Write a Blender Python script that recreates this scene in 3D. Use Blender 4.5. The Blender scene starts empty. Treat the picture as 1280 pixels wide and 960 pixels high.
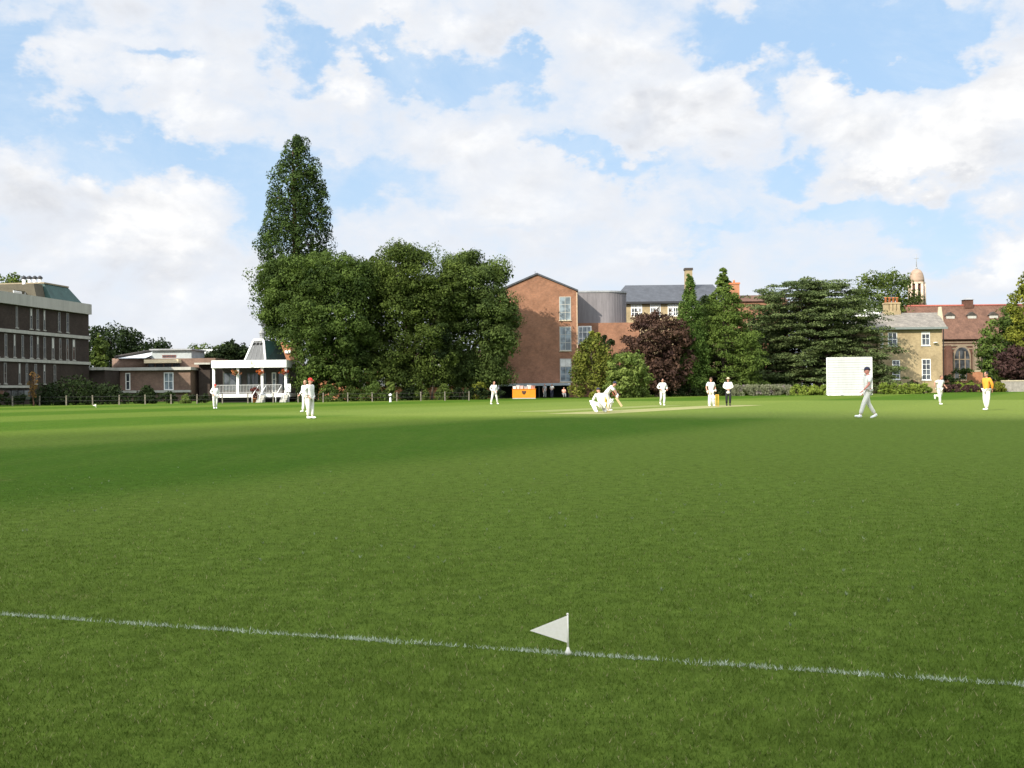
import bpy, bmesh, math, random
import numpy as np
from mathutils import Vector, Matrix, Euler

scene = bpy.context.scene
COL = scene.collection
RAD = math.radians
rng = np.random.default_rng(7)
random.seed(7)

# ------------------------------------------------------------------ camera
EYE = Vector((0, 0, 1.2))
FOCAL = 1284.0                       # in pixels of the 1280 wide photograph
CAM_R = Matrix.Rotation(RAD(90.268), 3, 'X') @ Matrix.Rotation(RAD(-0.6), 3, 'Z')
cam_data = bpy.data.cameras.new('camera')
cam_data.sensor_width = 36.0
cam_data.lens = 36.0 * FOCAL / 1280.0
cam_data.clip_start = 0.1
cam_data.clip_end = 6000
cam = bpy.data.objects.new('camera', cam_data)
COL.objects.link(cam)
cam.location = EYE
cam.rotation_euler = CAM_R.to_euler()
scene.camera = cam


def ray(x, y):
    return CAM_R @ Vector(((x - 640) / FOCAL, (480 - y) / FOCAL, -1))


def at(x, y, Y):                     # photo pixel at depth Y -> point in the world
    d = ray(x, y)
    return EYE + d * (Y / d.y)


def ground(x, y):                    # photo pixel on the field
    d = ray(x, y)
    return EYE + d * (-EYE.z / d.z)


def zof(x, y, Y):
    return at(x, y, Y).z


def plane_hit(x, y, p0, ang):        # pixel -> (distance along, height) on an upright wall through p0 heading ang
    d = ray(x, y)
    ux, uy = math.cos(ang), math.sin(ang)
    det = d.x * -uy + d.y * ux
    t = ((p0[0] - EYE.x) * -uy + (p0[1] - EYE.y) * ux) / det
    p = EYE + d * t
    return ((p.x - p0[0]) * ux + (p.y - p0[1]) * uy, p.z)


# ------------------------------------------------------------------ things
def thing(name, label, cat, loc=(0, 0, 0), rotz=0.0, group=None):
    o = bpy.data.objects.new(name, None)
    o.empty_display_size = 0.2
    COL.objects.link(o)
    o.location = loc
    o.rotation_euler = (0, 0, rotz)
    o['label'] = label
    o['category'] = cat
    if group:
        o['group'] = group
    return o


def tag(o, label=None, cat=None, group=None, kind=None):
    for k, v in (('label', label), ('category', cat), ('group', group), ('kind', kind)):
        if v:
            o[k] = v
    return o


def copy_tree(o, parent=None):
    c = o.copy()
    COL.objects.link(c)
    if parent:
        c.parent = parent
    for ch in list(o.children):
        copy_tree(ch, c)
    return c


class MB:
    """collects shapes and links them as one mesh object"""

    def __init__(self):
        self.v, self.f, self.m, self.s = [], [], [], []

    def face(self, idx, m=0, smooth=False):
        self.f.append(tuple(idx)); self.m.append(m); self.s.append(smooth)

    def poly(self, pts, m=0):
        b = len(self.v)
        self.v += [tuple(p) for p in pts]
        self.face(range(b, b + len(pts)), m)

    def box(self, x0, x1, y0, y1, z0, z1, m=0):
        b = len(self.v)
        self.v += [(x0, y0, z0), (x1, y0, z0), (x1, y1, z0), (x0, y1, z0),
                   (x0, y0, z1), (x1, y0, z1), (x1, y1, z1), (x0, y1, z1)]
        for q in ((3, 2, 1, 0), (4, 5, 6, 7), (0, 1, 5, 4), (1, 2, 6, 5), (2, 3, 7, 6), (3, 0, 4, 7)):
            self.face([b + i for i in q], m)
        return self

    def loft(self, bottom, top, m=0, cap=True):      # two rings with equal counts, bottom counter-clockwise from above
        b, n = len(self.v), len(bottom)
        self.v += [tuple(p) for p in bottom] + [tuple(p) for p in top]
        for i in range(n):
            j = (i + 1) % n
            self.face((b + i, b + j, b + n + j, b + n + i), m)
        if cap:
            self.face([b + n + i for i in range(n)], m)
            self.face([b + n - 1 - i for i in range(n)], m)
        return self

    def prism_y(self, prof, y0, y1, m=0):            # profile in x,z (counter-clockwise seen from -y), pushed along y
        n, b = len(prof), len(self.v)
        self.v += [(p[0], y0, p[1]) for p in prof] + [(p[0], y1, p[1]) for p in prof]
        self.face([b + i for i in range(n)], m)
        self.face([b + n + (n - 1 - i) for i in range(n)], m)
        for i in range(n):
            j = (i + 1) % n
            self.face((b + j, b + i, b + n + i, b + n + j), m)
        return self

    def tube(self, pts, rad, n=8, m=0, smooth=True, cap=True):
        pts = [Vector(p) for p in pts]
        if not hasattr(rad, '__len__'):
            rad = [rad] * len(pts)
        b0 = len(self.v)
        ref = None
        for i, p in enumerate(pts):
            d = (pts[min(i + 1, len(pts) - 1)] - pts[max(i - 1, 0)]).normalized()
            if ref is None:
                ref = Vector((1, 0, 0)) if abs(d.x) < 0.8 else Vector((0, 1, 0))
            u = d.cross(ref).normalized()
            w = d.cross(u).normalized()
            ref = w.cross(d) if False else ref
            for k in range(n):
                a = 2 * math.pi * k / n
                q = p + (u * math.cos(a) + w * math.sin(a)) * rad[i]
                self.v.append(tuple(q))
        for i in range(len(pts) - 1):
            for k in range(n):
                k2 = (k + 1) % n
                self.face((b0 + i * n + k, b0 + i * n + k2, b0 + (i + 1) * n + k2, b0 + (i + 1) * n + k), m, smooth)
        if cap:
            self.face([b0 + n - 1 - k for k in range(n)], m)
            e = b0 + (len(pts) - 1) * n
            self.face([e + k for k in range(n)], m)
        return self

    def lathe(self, prof, n=16, c=(0, 0), m=0, smooth=True, a0=0.0):
        b = len(self.v)
        for r, z in prof:
            for k in range(n):
                a = a0 + 2 * math.pi * k / n
                self.v.append((c[0] + r * math.cos(a), c[1] + r * math.sin(a), z))
        for i in range(len(prof) - 1):
            for k in range(n):
                k2 = (k + 1) % n
                self.face((b + i * n + k, b + i * n + k2, b + (i + 1) * n + k2, b + (i + 1) * n + k), m, smooth)
        self.face([b + n - 1 - k for k in range(n)], m)
        e = b + (len(prof) - 1) * n
        self.face([e + k for k in range(n)], m)
        return self

    def ball(self, c, r, n=12, rings=8, m=0, z0=-1.0, rot=None):
        """ellipsoid (radii r), cut below z0 (in -1..1)"""
        t0 = math.asin(max(-1, z0))
        b = len(self.v)
        M = rot or Matrix.Identity(3)
        for i in range(rings + 1):
            t = t0 + (math.pi / 2 - t0) * i / rings
            rr, zz = math.cos(t), math.sin(t)
            for k in range(n):
                a = 2 * math.pi * k / n
                p = M @ Vector((r[0] * rr * math.cos(a), r[1] * rr * math.sin(a), r[2] * zz))
                self.v.append((c[0] + p.x, c[1] + p.y, c[2] + p.z))
        for i in range(rings):
            for k in range(n):
                k2 = (k + 1) % n
                self.face((b + i * n + k, b + i * n + k2, b + (i + 1) * n + k2, b + (i + 1) * n + k), m, True)
        self.face([b + n - 1 - k for k in range(n)], m)
        return self

    def add_mesh(self, me, m=0):
        b = len(self.v)
        self.v += [tuple(v.co) for v in me.vertices]
        for p in me.polygons:
            self.face([b + i for i in p.vertices], m, True)
        return self

    def build(self, name, mats, parent=None, loc=None):
        me = bpy.data.meshes.new(name)
        me.from_pydata(self.v, [], self.f)
        me.validate()
        if not isinstance(mats, (list, tuple)):
            mats = [mats]
        for x in mats:
            me.materials.append(x)
        if len(me.polygons) == len(self.m):
            me.polygons.foreach_set('material_index', self.m)
            me.polygons.foreach_set('use_smooth', self.s)
        uv = me.uv_layers.new(name='UVMap')
        for p in me.polygons:
            n = p.normal
            ax = max(range(3), key=lambda i: abs(n[i]))
            for li in p.loop_indices:
                co = me.vertices[me.loops[li].vertex_index].co
                uv.data[li].uv = ((co.y, co.z), (co.x, co.z), (co.x, co.y))[ax]
        me.update()
        o = bpy.data.objects.new(name, me)
        COL.objects.link(o)
        if parent:
            o.parent = parent
        if loc is not None:
            o.location = loc
        return o


# ------------------------------------------------------------------ materials
class NT:
    def __init__(self, tree):
        self.t = tree
        tree.nodes.clear()

    def n(self, kind, **kw):
        nd = self.t.nodes.new(kind)
        for k, v in kw.items():
            if k.startswith('i_'):
                key = k[2:]
                key = int(key) if key.isdigit() else key.replace('_', ' ')
                nd.inputs[key].default_value = v
            else:
                setattr(nd, k, v)
        return nd

    def l(self, a, b, out=0, inp=0):
        o = a.outputs[out] if not isinstance(a, bpy.types.NodeSocket) else a
        i = b.inputs[inp] if not isinstance(b, bpy.types.NodeSocket) else b
        self.t.links.new(o, i)
        return b

    def math(self, op, a, b=None, clamp=False):
        nd = self.n('ShaderNodeMath', operation=op, use_clamp=clamp)
        for i, x in enumerate((a, b)):
            if x is None:
                continue
            if isinstance(x, (int, float)):
                nd.inputs[i].default_value = x
            else:
                self.l(x, nd, 0, i)
        return nd.outputs[0]

    def mix(self, fac, a, b, blend='MIX'):
        nd = self.n('ShaderNodeMix', data_type='RGBA', blend_type=blend)
        for i, x in ((0, fac), (6, a), (7, b)):
            if isinstance(x, (int, float)):
                nd.inputs[i].default_value = x
            elif isinstance(x, (tuple, list)):
                nd.inputs[i].default_value = (*x[:3], 1)
            else:
                self.l(x, nd, 0, i)
        return nd.outputs[2]

    def noise(self, vec, scale, detail=3, rough=0.55, dist=0.0):
        nd = self.n('ShaderNodeTexNoise', i_Scale=scale, i_Detail=detail, i_Roughness=rough, i_Distortion=dist)
        if vec is not None:
            self.l(vec, nd, 0, 'Vector')
        return nd.outputs[0]

    def ramp(self, v, lo, hi, a=0.0, b=1.0, smooth=True):
        nd = self.n('ShaderNodeMapRange')
        nd.interpolation_type = 'SMOOTHSTEP' if smooth else 'LINEAR'
        nd.inputs[1].default_value, nd.inputs[2].default_value = lo, hi
        nd.inputs[3].default_value, nd.inputs[4].default_value = a, b
        self.l(v, nd, 0, 0)
        return nd.outputs[0]


MATS = {}


def material(name):
    m = bpy.data.materials.new(name)
    m.use_nodes = True
    return m, NT(m.node_tree)


def plain(name, col, rough=0.7, var=0.15, scale=3.0, bump=0.0, spec=0.3, metal=0.0, col2=None, streak=False):
    """a surface with uneven tone: base colour varied by noise, optional rain streaks"""
    if name in MATS:
        return MATS[name]
    m, t = material(name)
    tc = t.n('ShaderNodeTexCoord')
    mp = t.n('ShaderNodeMapping')
    if streak:
        mp.inputs['Scale'].default_value = (1.0, 1.0, 0.12)
    t.l(tc, mp, 'Object', 0)
    a = t.noise(mp.outputs[0], scale, 5, 0.6)
    b = t.noise(mp.outputs[0], scale * 7.3, 3, 0.6)
    f = t.math('ADD', t.math('MULTIPLY', a, 0.65), t.math('MULTIPLY', b, 0.35))
    f = t.ramp(f, 0.3, 0.7)
    lo = tuple(c * (1 - var) for c in col)
    hi = col2 if col2 else tuple(min(1, c * (1 + var)) for c in col)
    c = t.mix(f, lo, hi)
    p = t.n('ShaderNodeBsdfPrincipled', i_Roughness=rough, i_Metallic=metal)
    p.inputs['Specular IOR Level'].default_value = spec
    t.l(c, p, 0, 'Base Color')
    if bump:
        bp = t.n('ShaderNodeBump', i_Strength=bump, i_Distance=0.02)
        t.l(b, bp, 0, 'Height')
        t.l(bp, p, 0, 'Normal')
    o = t.n('ShaderNodeOutputMaterial')
    t.l(p, o)
    MATS[name] = m
    return m


def brick(name, c1, c2, mortar, w=0.225, h=0.075, rough=0.85, patch=0.34):
    if name in MATS:
        return MATS[name]
    m, t = material(name)
    uv = t.n('ShaderNodeUVMap')
    b = t.n('ShaderNodeTexBrick', i_Scale=1.0, i_Mortar_Size=0.006, i_Bias=0.0)
    b.inputs['Brick Width'].default_value = w
    b.inputs['Row Height'].default_value = h
    b.inputs['Color1'].default_value = (*c1, 1)
    b.inputs['Color2'].default_value = (*c2, 1)
    b.inputs['Mortar'].default_value = (*mortar, 1)
    t.l(uv, b, 0, 'Vector')
    n1 = t.noise(uv.outputs[0], 0.35, 4, 0.6)
    n2 = t.noise(uv.outputs[0], 2.2, 5, 0.7)
    f = t.ramp(t.math('ADD', t.math('MULTIPLY', n1, 0.6), t.math('MULTIPLY', n2, 0.4)), 0.3, 0.7, 1 - patch, 1 + patch * 0.6)
    v = t.n('ShaderNodeVectorMath', operation='SCALE')
    t.l(b, v, 0, 0)
    t.l(f, v.inputs['Scale'])
    p = t.n('ShaderNodeBsdfPrincipled', i_Roughness=rough)
    p.inputs['Specular IOR Level'].default_value = 0.15
    t.l(v, p, 0, 'Base Color')
    t.l(p, t.n('ShaderNodeOutputMaterial'))
    MATS[name] = m
    return m


def roofing(name, c1, c2, rough=0.6, row=0.2, spec=0.4):
    """rows of slates or tiles, drawn in the roof's own plane"""
    if name in MATS:
        return MATS[name]
    m, t = material(name)
    uv = t.n('ShaderNodeUVMap')
    b = t.n('ShaderNodeTexBrick', i_Scale=1.0, i_Mortar_Size=0.012, i_Bias=0.1)
    b.inputs['Brick Width'].default_value = 0.3
    b.inputs['Row Height'].default_value = row
    b.inputs['Color1'].default_value = (*c1, 1)
    b.inputs['Color2'].default_value = (*c2, 1)
    b.inputs['Mortar'].default_value = (*[x * 0.45 for x in c1], 1)
    t.l(uv, b, 0, 'Vector')
    n = t.noise(uv.outputs[0], 0.8, 6, 0.7)
    f = t.ramp(n, 0.3, 0.7, 0.72, 1.2)
    v = t.n('ShaderNodeVectorMath', operation='SCALE')
    t.l(b, v, 0, 0)
    t.l(f, v.inputs['Scale'])
    p = t.n('ShaderNodeBsdfPrincipled', i_Roughness=rough)
    p.inputs['Specular IOR Level'].default_value = spec
    t.l(v, p, 0, 'Base Color')
    t.l(p, t.n('ShaderNodeOutputMaterial'))
    MATS[name] = m
    return m


def foliage(name, dark, light, trans=0.22, hue=None):
    """leaves: tone per leaf and per spray from the mesh's own 'tint'"""
    if name in MATS:
        return MATS[name]
    m, t = material(name)
    a = t.n('ShaderNodeAttribute', attribute_name='tint')
    g = t.n('ShaderNodeNewGeometry')
    n = t.noise(g.outputs['Position'], 0.45, 3, 0.6)
    f = t.math('ADD', t.math('MULTIPLY', a.outputs['Fac'], 0.75), t.math('MULTIPLY', t.ramp(n, 0.35, 0.65), 0.25), True)
    c = t.mix(f, dark, light)
    if hue:
        n2 = t.noise(g.outputs['Position'], 1.1, 2, 0.5)
        c = t.mix(t.ramp(n2, 0.55, 0.72), c, hue)
    d = t.n('ShaderNodeBsdfPrincipled', i_Roughness=0.75)
    d.inputs['Specular IOR Level'].default_value = 0.1
    t.l(c, d, 0, 'Base Color')
    tr = t.n('ShaderNodeBsdfTranslucent')
    c2 = t.mix(1.0, c, (1.15, 1.25, 0.5), 'MULTIPLY')
    t.l(c2, tr, 0, 'Color')
    mx = t.n('ShaderNodeMixShader')
    mx.inputs[0].default_value = trans
    t.l(d, mx, 0, 1)
    t.l(tr, mx, 0, 2)
    t.l(mx, t.n('ShaderNodeOutputMaterial'))
    MATS[name] = m
    return m


def glass(name, col=(0.03, 0.035, 0.04), spec=0.7):
    if name in MATS:
        return MATS[name]
    m, t = material(name)
    tc = t.n('ShaderNodeTexCoord')
    n = t.noise(tc.outputs['Object'], 0.9, 2, 0.5)
    c = t.mix(t.ramp(n, 0.4, 0.62), col, tuple(x * 2.2 + 0.02 for x in col))
    p = t.n('ShaderNodeBsdfPrincipled', i_Roughness=0.06)
    p.inputs['Specular IOR Level'].default_value = spec
    t.l(c, p, 0, 'Base Color')
    t.l(p, t.n('ShaderNodeOutputMaterial'))
    MATS[name] = m
    return m
# ------------------------------------------------------------------ daylight
SUN_AZ, SUN_EL = RAD(40), RAD(30)          # azimuth from straight behind the camera towards its left
TO_SUN = Vector((-math.sin(SUN_AZ) * math.cos(SUN_EL), -math.cos(SUN_AZ) * math.cos(SUN_EL), math.sin(SUN_EL)))
sun_data = bpy.data.lights.new('sun', 'SUN')
sun_data.energy = 4.8
sun_data.angle = RAD(0.5)
sun_data.color = (1.0, 0.93, 0.80)
sun = bpy.data.objects.new('sun', sun_data)
COL.objects.link(sun)
sun.rotation_euler = TO_SUN.to_track_quat('Z', 'Y').to_euler()
sun.location = TO_SUN * 200

vs = scene.view_settings
vs.view_transform = 'Standard'
vs.look = 'None'
vs.gamma = 1
vs.exposure = 0.58
vs.use_curve_mapping = False


def build_sky():
    w = bpy.data.worlds.new('World')
    scene.world = w
    w.use_nodes = True
    t = NT(w.node_tree)
    sky = t.n('ShaderNodeTexSky', sky_type='NISHITA', sun_disc=False)
    sky.sun_elevation = SUN_EL
    sky.sun_rotation = math.atan2(TO_SUN.x, TO_SUN.y)
    sky.altitude = 20
    sky.air_density, sky.dust_density, sky.ozone_density = 1.0, 0.6, 1.5
    tc = t.n('ShaderNodeTexCoord')
    sep = t.n('ShaderNodeSeparateXYZ')
    t.l(tc, sep, 'Generated', 0)
    az = t.math('ARCTAN2', sep.outputs[0], sep.outputs[1])
    el = t.math('ARCSINE', sep.outputs[2])
    com = t.n('ShaderNodeCombineXYZ')
    t.l(az, com, 0, 0)
    t.l(el, com, 0, 1)
    P = com.outputs[0]
    # a stretched domain: clouds are wider than tall low in the sky
    sc = t.n('ShaderNodeVectorMath', operation='MULTIPLY')
    sc.inputs[1].default_value = (1.0, 1.55, 1.0)
    t.l(P, sc)
    Q = sc.outputs[0]
    # ragged edges: shift the lookup by noise
    wn = t.n('ShaderNodeTexNoise', i_Scale=11.0, i_Detail=5, i_Roughness=0.62)
    t.l(Q, wn, 0, 'Vector')
    sb = t.n('ShaderNodeVectorMath', operation='SUBTRACT')
    sb.inputs[1].default_value = (0.5, 0.5, 0.5)
    t.l(wn, sb, 1, 0)
    ws = t.n('ShaderNodeVectorMath', operation='SCALE')
    ws.inputs['Scale'].default_value = 0.17
    t.l(sb, ws)
    ad = t.n('ShaderNodeVectorMath', operation='ADD')
    t.l(P, ad, 0, 0)
    t.l(ws, ad, 0, 1)
    WP = ad.outputs[0]

    def angles(x, y):
        d = ray(x, y).normalized()
        return math.atan2(d.x, d.y), math.asin(d.z)

    def blob(cx, cy, rx, ry, src=None):
        a, e = angles(cx, cy)
        s = t.n('ShaderNodeVectorMath', operation='SUBTRACT')
        s.inputs[1].default_value = (a, e, 0)
        t.l(src or WP, s)
        mlt = t.n('ShaderNodeVectorMath', operation='MULTIPLY')
        mlt.inputs[1].default_value = (FOCAL / rx, FOCAL / ry, 0)
        t.l(s, mlt)
        ln = t.n('ShaderNodeVectorMath', operation='LENGTH')
        t.l(mlt, ln)
        return t.ramp(ln.outputs['Value'], 1.3, 0.3)

    def total(lst, src=None):
        acc = None
        for cx, cy, rx, ry, s in lst:
            b = t.math('MULTIPLY', blob(cx, cy, rx, ry, src), s)
            acc = b if acc is None else t.math('ADD', acc, b)
        return acc
    holes = total([(10, 70, 40, 70, .8), (70, 155, 120, 38, .8), (170, 190, 70, 30, .7), (215, 90, 50, 16, .45),
                   (290, 215, 100, 40, .8), (345, 250, 60, 45, .6), (375, 75, 45, 42, .8), (450, 55, 55, 18, .6),
                   (500, 80, 40, 30, .7), (565, 110, 55, 35, .8), (630, 85, 40, 34, .7), (480, 212, 100, 34, .55),
                   (655, 95, 30, 40, .6), (975, 105, 26, 50, .55), (950, 20, 90, 44, .9), (1060, 30, 120, 55, 1.0),
                   (1180, 35, 80, 42, .9), (1110, 75, 70, 24, .7), (760, 196, 110, 20, .6), (690, 190, 60, 20, .4),
                   (980, 205, 60, 28, .65), (1150, 268, 150, 34, .7), (1040, 262, 50, 24, .5), (1200, 305, 40, 18, .5),
                   (60, 20, 50, 25, .4), (880, 290, 60, 12, .25), (640, 285, 40, 10, .2)])
    white = total([(1160, 185, 130, 62, .7), (1060, 110, 60, 50, .45), (200, 270, 75, 70, .7), (50, 170, 70, 28, .5),
                   (1250, 320, 70, 60, .6), (1260, 120, 60, 60, .6), (420, 95, 28, 40, .5), (840, 120, 110, 70, .6),
                   (220, 130, 70, 30, .5), (120, 50, 70, 40, .4), (560, 30, 110, 30, .4), (600, 210, 120, 40, .35),
                   (825, 300, 35, 22, .5), (760, 250, 160, 25, .3), (40, 260, 60, 60, .5)])
    grey = total([(845, 130, 110, 34, .85), (40, 250, 75, 65, .9), (290, 18, 90, 36, .55), (640, 20, 80, 30, .35),
                  (1200, 226, 120, 14, .7), (980, 170, 40, 16, .4), (700, 285, 60, 16, .4), (450, 145, 60, 22, .35),
                  (1230, 190, 60, 25, .3), (240, 320, 90, 20, .3), (120, 350, 90, 30, .35)])
    f1 = t.noise(Q, 5.5, 9, 0.60, 0.4)
    f2 = t.noise(Q, 26.0, 6, 0.62, 0.2)
    dens = t.math('ADD', t.math('MULTIPLY', f1, 1.2), t.math('MULTIPLY', f2, 0.42))
    dens = t.math('ADD', dens, -0.29)
    dens = t.math('ADD', dens, t.math('MULTIPLY', white, 0.45))
    dens = t.math('SUBTRACT', dens, t.math('MULTIPLY', holes, 0.62))
    cover = t.ramp(dens, 0.08, 0.60)
    thick = t.ramp(dens, 0.42, 0.95)
    # brightness of the cloud: billows lit from behind us, grey bellies
    f3 = t.noise(Q, 10.0, 7, 0.55, 0.3)
    off = t.n('ShaderNodeVectorMath', operation='ADD')
    off.inputs[1].default_value = (0.012, -0.022, 0)
    t.l(Q, off)
    f4 = t.noise(off.outputs[0], 10.0, 7, 0.55, 0.3)
    rel = t.math('MULTIPLY', t.math('SUBTRACT', f3, f4), 3.0)
    lum = t.math('ADD', t.math('ADD', 0.52, rel), t.math('MULTIPLY', white, 0.5))
    lum = t.math('SUBTRACT', lum, t.math('MULTIPLY', grey, 0.55))
    lum = t.ramp(lum, -0.1, 1.05, 0, 1, False)
    cc = t.mix(lum, (4.35, 4.5, 4.85), (7.1, 7.08, 7.05))
    thin = t.mix(thick, (5.5, 5.8, 6.3), cc)
    # the open sky itself: the physical sky, a touch paler with summer haze
    blue = t.mix(0.75, sky.outputs[0], (3.3, 4.8, 6.65))
    haze = t.ramp(el, 0.30, 0.0)
    blue = t.mix(t.math('MULTIPLY', haze, 0.55), blue, (5.0, 5.8, 6.6))
    veil = t.noise(Q, 3.6, 8, 0.68, 0.6)
    blue = t.mix(t.ramp(veil, 0.40, 0.75, 0.0, 0.65), blue, (5.2, 5.9, 6.7))
    c = t.mix(cover, blue, thin)
    # unseen sky high overhead made several times brighter, as added fill for the lawn
    dt = t.n('ShaderNodeVectorMath', operation='DOT_PRODUCT')
    t.l(tc, dt, 'Generated', 0)
    dt.inputs[1].default_value = tuple(Vector((-0.22, -0.30, 0.93)).normalized())
    overhead_fill = t.ramp(dt.outputs['Value'], 0.22, 0.92, 1.0, 3.1)
    gs = t.n('ShaderNodeVectorMath', operation='SCALE')
    t.l(c, gs, 0, 0)
    t.l(overhead_fill, gs.inputs['Scale'])
    c = gs.outputs[0]
    below = t.ramp(el, -0.03, -0.002)
    c = t.mix(below, (1.0, 1.1, 0.7), c)
    bg = t.n('ShaderNodeBackground', i_Strength=0.101)
    t.l(c, bg)
    t.l(bg, t.n('ShaderNodeOutputWorld'))
    w.cycles.sampling_method = 'MANUAL'
    w.cycles.sample_map_resolution = 512


build_sky()

# ------------------------------------------------------------------ the ground
MOW = RAD(30)                                     # the mower ran along the pitch, 30 degrees right of straight ahead


def turf_nodes(t, pos):
    """mown turf: ten metre stripes along the pitch, patches, wear"""
    rot = t.n('ShaderNodeMapping')
    rot.inputs['Rotation'].default_value = (0, 0, MOW)
    t.l(pos, rot)
    sep = t.n('ShaderNodeSeparateXYZ')
    t.l(rot, sep)
    across = sep.outputs[0]
    wob = t.noise(pos, 0.12, 3, 0.5)
    across = t.math('ADD', across, t.math('MULTIPLY', t.math('SUBTRACT', wob, 0.5), 1.6))
    s = t.math('SINE', t.math('MULTIPLY', t.math('ADD', across, 10.2), math.pi / 10.3))
    stripe = t.ramp(s, -0.45, 0.45)
    st = t.n('ShaderNodeMapping')
    st.inputs['Rotation'].default_value = (0, 0, MOW)
    st.inputs['Scale'].default_value = (1, 0.12, 1)
    t.l(pos, st)
    streak = t.noise(st.outputs[0], 1.3, 4, 0.6)
    big = t.noise(pos, 0.07, 4, 0.55)
    mid = t.noise(pos, 0.6, 5, 0.65)
    fine = t.noise(pos, 7.0, 6, 0.75)
    return across, stripe, streak, big, mid, fine


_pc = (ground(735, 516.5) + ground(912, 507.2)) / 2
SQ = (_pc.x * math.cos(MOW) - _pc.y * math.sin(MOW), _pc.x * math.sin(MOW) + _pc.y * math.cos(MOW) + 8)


def turf_colour(t, pos):
    across, stripe, streak, big, mid, fine = turf_nodes(t, pos)
    c = t.mix(stripe, (0.043, 0.097, 0.0075), (0.102, 0.148, 0.023))
    f = t.math('ADD', t.math('MULTIPLY', streak, 0.4), t.math('ADD', t.math('MULTIPLY', big, 0.3), t.math('MULTIPLY', mid, 0.3)))
    c = t.mix(t.ramp(f, 0.36, 0.64), c, (0.125, 0.180, 0.040), 'MIX') if False else t.mix(
        t.ramp(f, 0.36, 0.64, 0.0, 0.42), c, (0.092, 0.126, 0.020))
    # short-mown square round the pitch, with the far field's sunlight painted in paler
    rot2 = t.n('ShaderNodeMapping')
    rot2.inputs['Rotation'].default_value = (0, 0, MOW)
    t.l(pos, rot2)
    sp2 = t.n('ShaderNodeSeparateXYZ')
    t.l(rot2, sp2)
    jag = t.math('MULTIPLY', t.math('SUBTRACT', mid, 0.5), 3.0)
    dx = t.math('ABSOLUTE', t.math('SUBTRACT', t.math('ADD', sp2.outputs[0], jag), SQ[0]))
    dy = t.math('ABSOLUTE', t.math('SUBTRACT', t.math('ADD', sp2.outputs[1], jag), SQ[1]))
    sunlit_sq = t.math('MULTIPLY', t.ramp(dx, 23.0, 18.0), t.ramp(dy, 26.0, 20.0))
    c = t.mix(t.math('MULTIPLY', sunlit_sq, 0.6), c, (0.190, 0.230, 0.055))
    worn = t.ramp(t.math('ADD', t.math('MULTIPLY', mid, 0.6), t.math('MULTIPLY', fine, 0.4)), 0.56, 0.70, 0.0, 0.5)
    c = t.mix(worn, c, (0.098, 0.094, 0.030))
    dk = t.ramp(fine, 0.34, 0.66, 0.74, 1.2)
    v = t.n('ShaderNodeVectorMath', operation='SCALE')
    t.l(c, v)
    t.l(dk, v.inputs['Scale'])
    return v.outputs[0], fine, mid


def turf_material():
    m, t = material('mown_turf')
    g = t.n('ShaderNodeNewGeometry')
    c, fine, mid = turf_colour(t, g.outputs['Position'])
    vf = t.noise(g.outputs['Position'], 38.0, 5, 0.8)
    c = t.mix(t.ramp(vf, 0.3, 0.7, 0.0, 0.42), c, (0.030, 0.066, 0.005))
    p = t.n('ShaderNodeBsdfPrincipled', i_Roughness=0.9)
    p.inputs['Specular IOR Level'].default_value = 0.02
    p.inputs['Sheen Weight'].default_value = 0.0
    p.inputs['Sheen Roughness'].default_value = 0.35
    p.inputs['Sheen Tint'].default_value = (0.75, 0.85, 0.25, 1)
    t.l(c, p, 0, 'Base Color')
    h = t.math('ADD', t.math('MULTIPLY', vf, 0.5), t.math('MULTIPLY', fine, 0.9))
    b = t.n('ShaderNodeBump', i_Strength=0.8, i_Distance=0.05)
    t.l(h, b, 0, 'Height')
    t.l(b, p, 0, 'Normal')
    t.l(p, t.n('ShaderNodeOutputMaterial'))
    return m


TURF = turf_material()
fld = MB()
xs = [-2500, -300, -60, 60, 300, 2500]
ys = [-600, -100, 0, 60, 200, 600, 4000]
for yy in ys:
    for xx in xs:
        fld.v.append((xx, yy, 0))
nx = len(xs)
for j in range(len(ys) - 1):
    for i in range(nx - 1):
        fld.face((j * nx + i, j * nx + i + 1, (j + 1) * nx + i + 1, (j + 1) * nx + i))
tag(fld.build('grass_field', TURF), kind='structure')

# the cut strip and its worn neighbour
pa, pb = ground(735, 516.5), ground(912, 507.2)
pd = (pb - pa).normalized()
pn = Vector((pd.y, -pd.x, 0))


def strip(name, a, b, w, z, mat):
    s = MB()
    s.poly([(a + pn * w / 2).to_tuple()[:2] + (z,), (b + pn * w / 2).to_tuple()[:2] + (z,),
            (b - pn * w / 2).to_tuple()[:2] + (z,), (a - pn * w / 2).to_tuple()[:2] + (z,)])
    return tag(s.build(name, mat), kind='structure')


def pitch_material(name, c1, c2):
    m, t = material(name)
    g = t.n('ShaderNodeNewGeometry')
    a = t.noise(g.outputs['Position'], 0.5, 5, 0.65)
    b = t.noise(g.outputs['Position'], 4.0, 4, 0.7)
    f = t.math('ADD', t.math('MULTIPLY', a, 0.6), t.math('MULTIPLY', b, 0.4))
    c = t.mix(t.ramp(f, 0.36, 0.62), c1, c2)
    p = t.n('ShaderNodeBsdfPrincipled', i_Roughness=0.8)
    p.inputs['Specular IOR Level'].default_value = 0.1
    t.l(c, p, 0, 'Base Color')
    t.l(p, t.n('ShaderNodeOutputMaterial'))
    return m


strip('pitch', pa - pd * 1.5, pb + pd * 2, 3.0, 0.006, pitch_material('rolled_strip', (0.20, 0.205, 0.075), (0.26, 0.245, 0.105)))
strip('old_pitch', pa - pn * 4.5 + pd * 2, pb - pn * 4.5 + pd * 1, 2.4, 0.006,
      pitch_material('resting_strip', (0.145, 0.175, 0.045), (0.18, 0.195, 0.06)))

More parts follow.
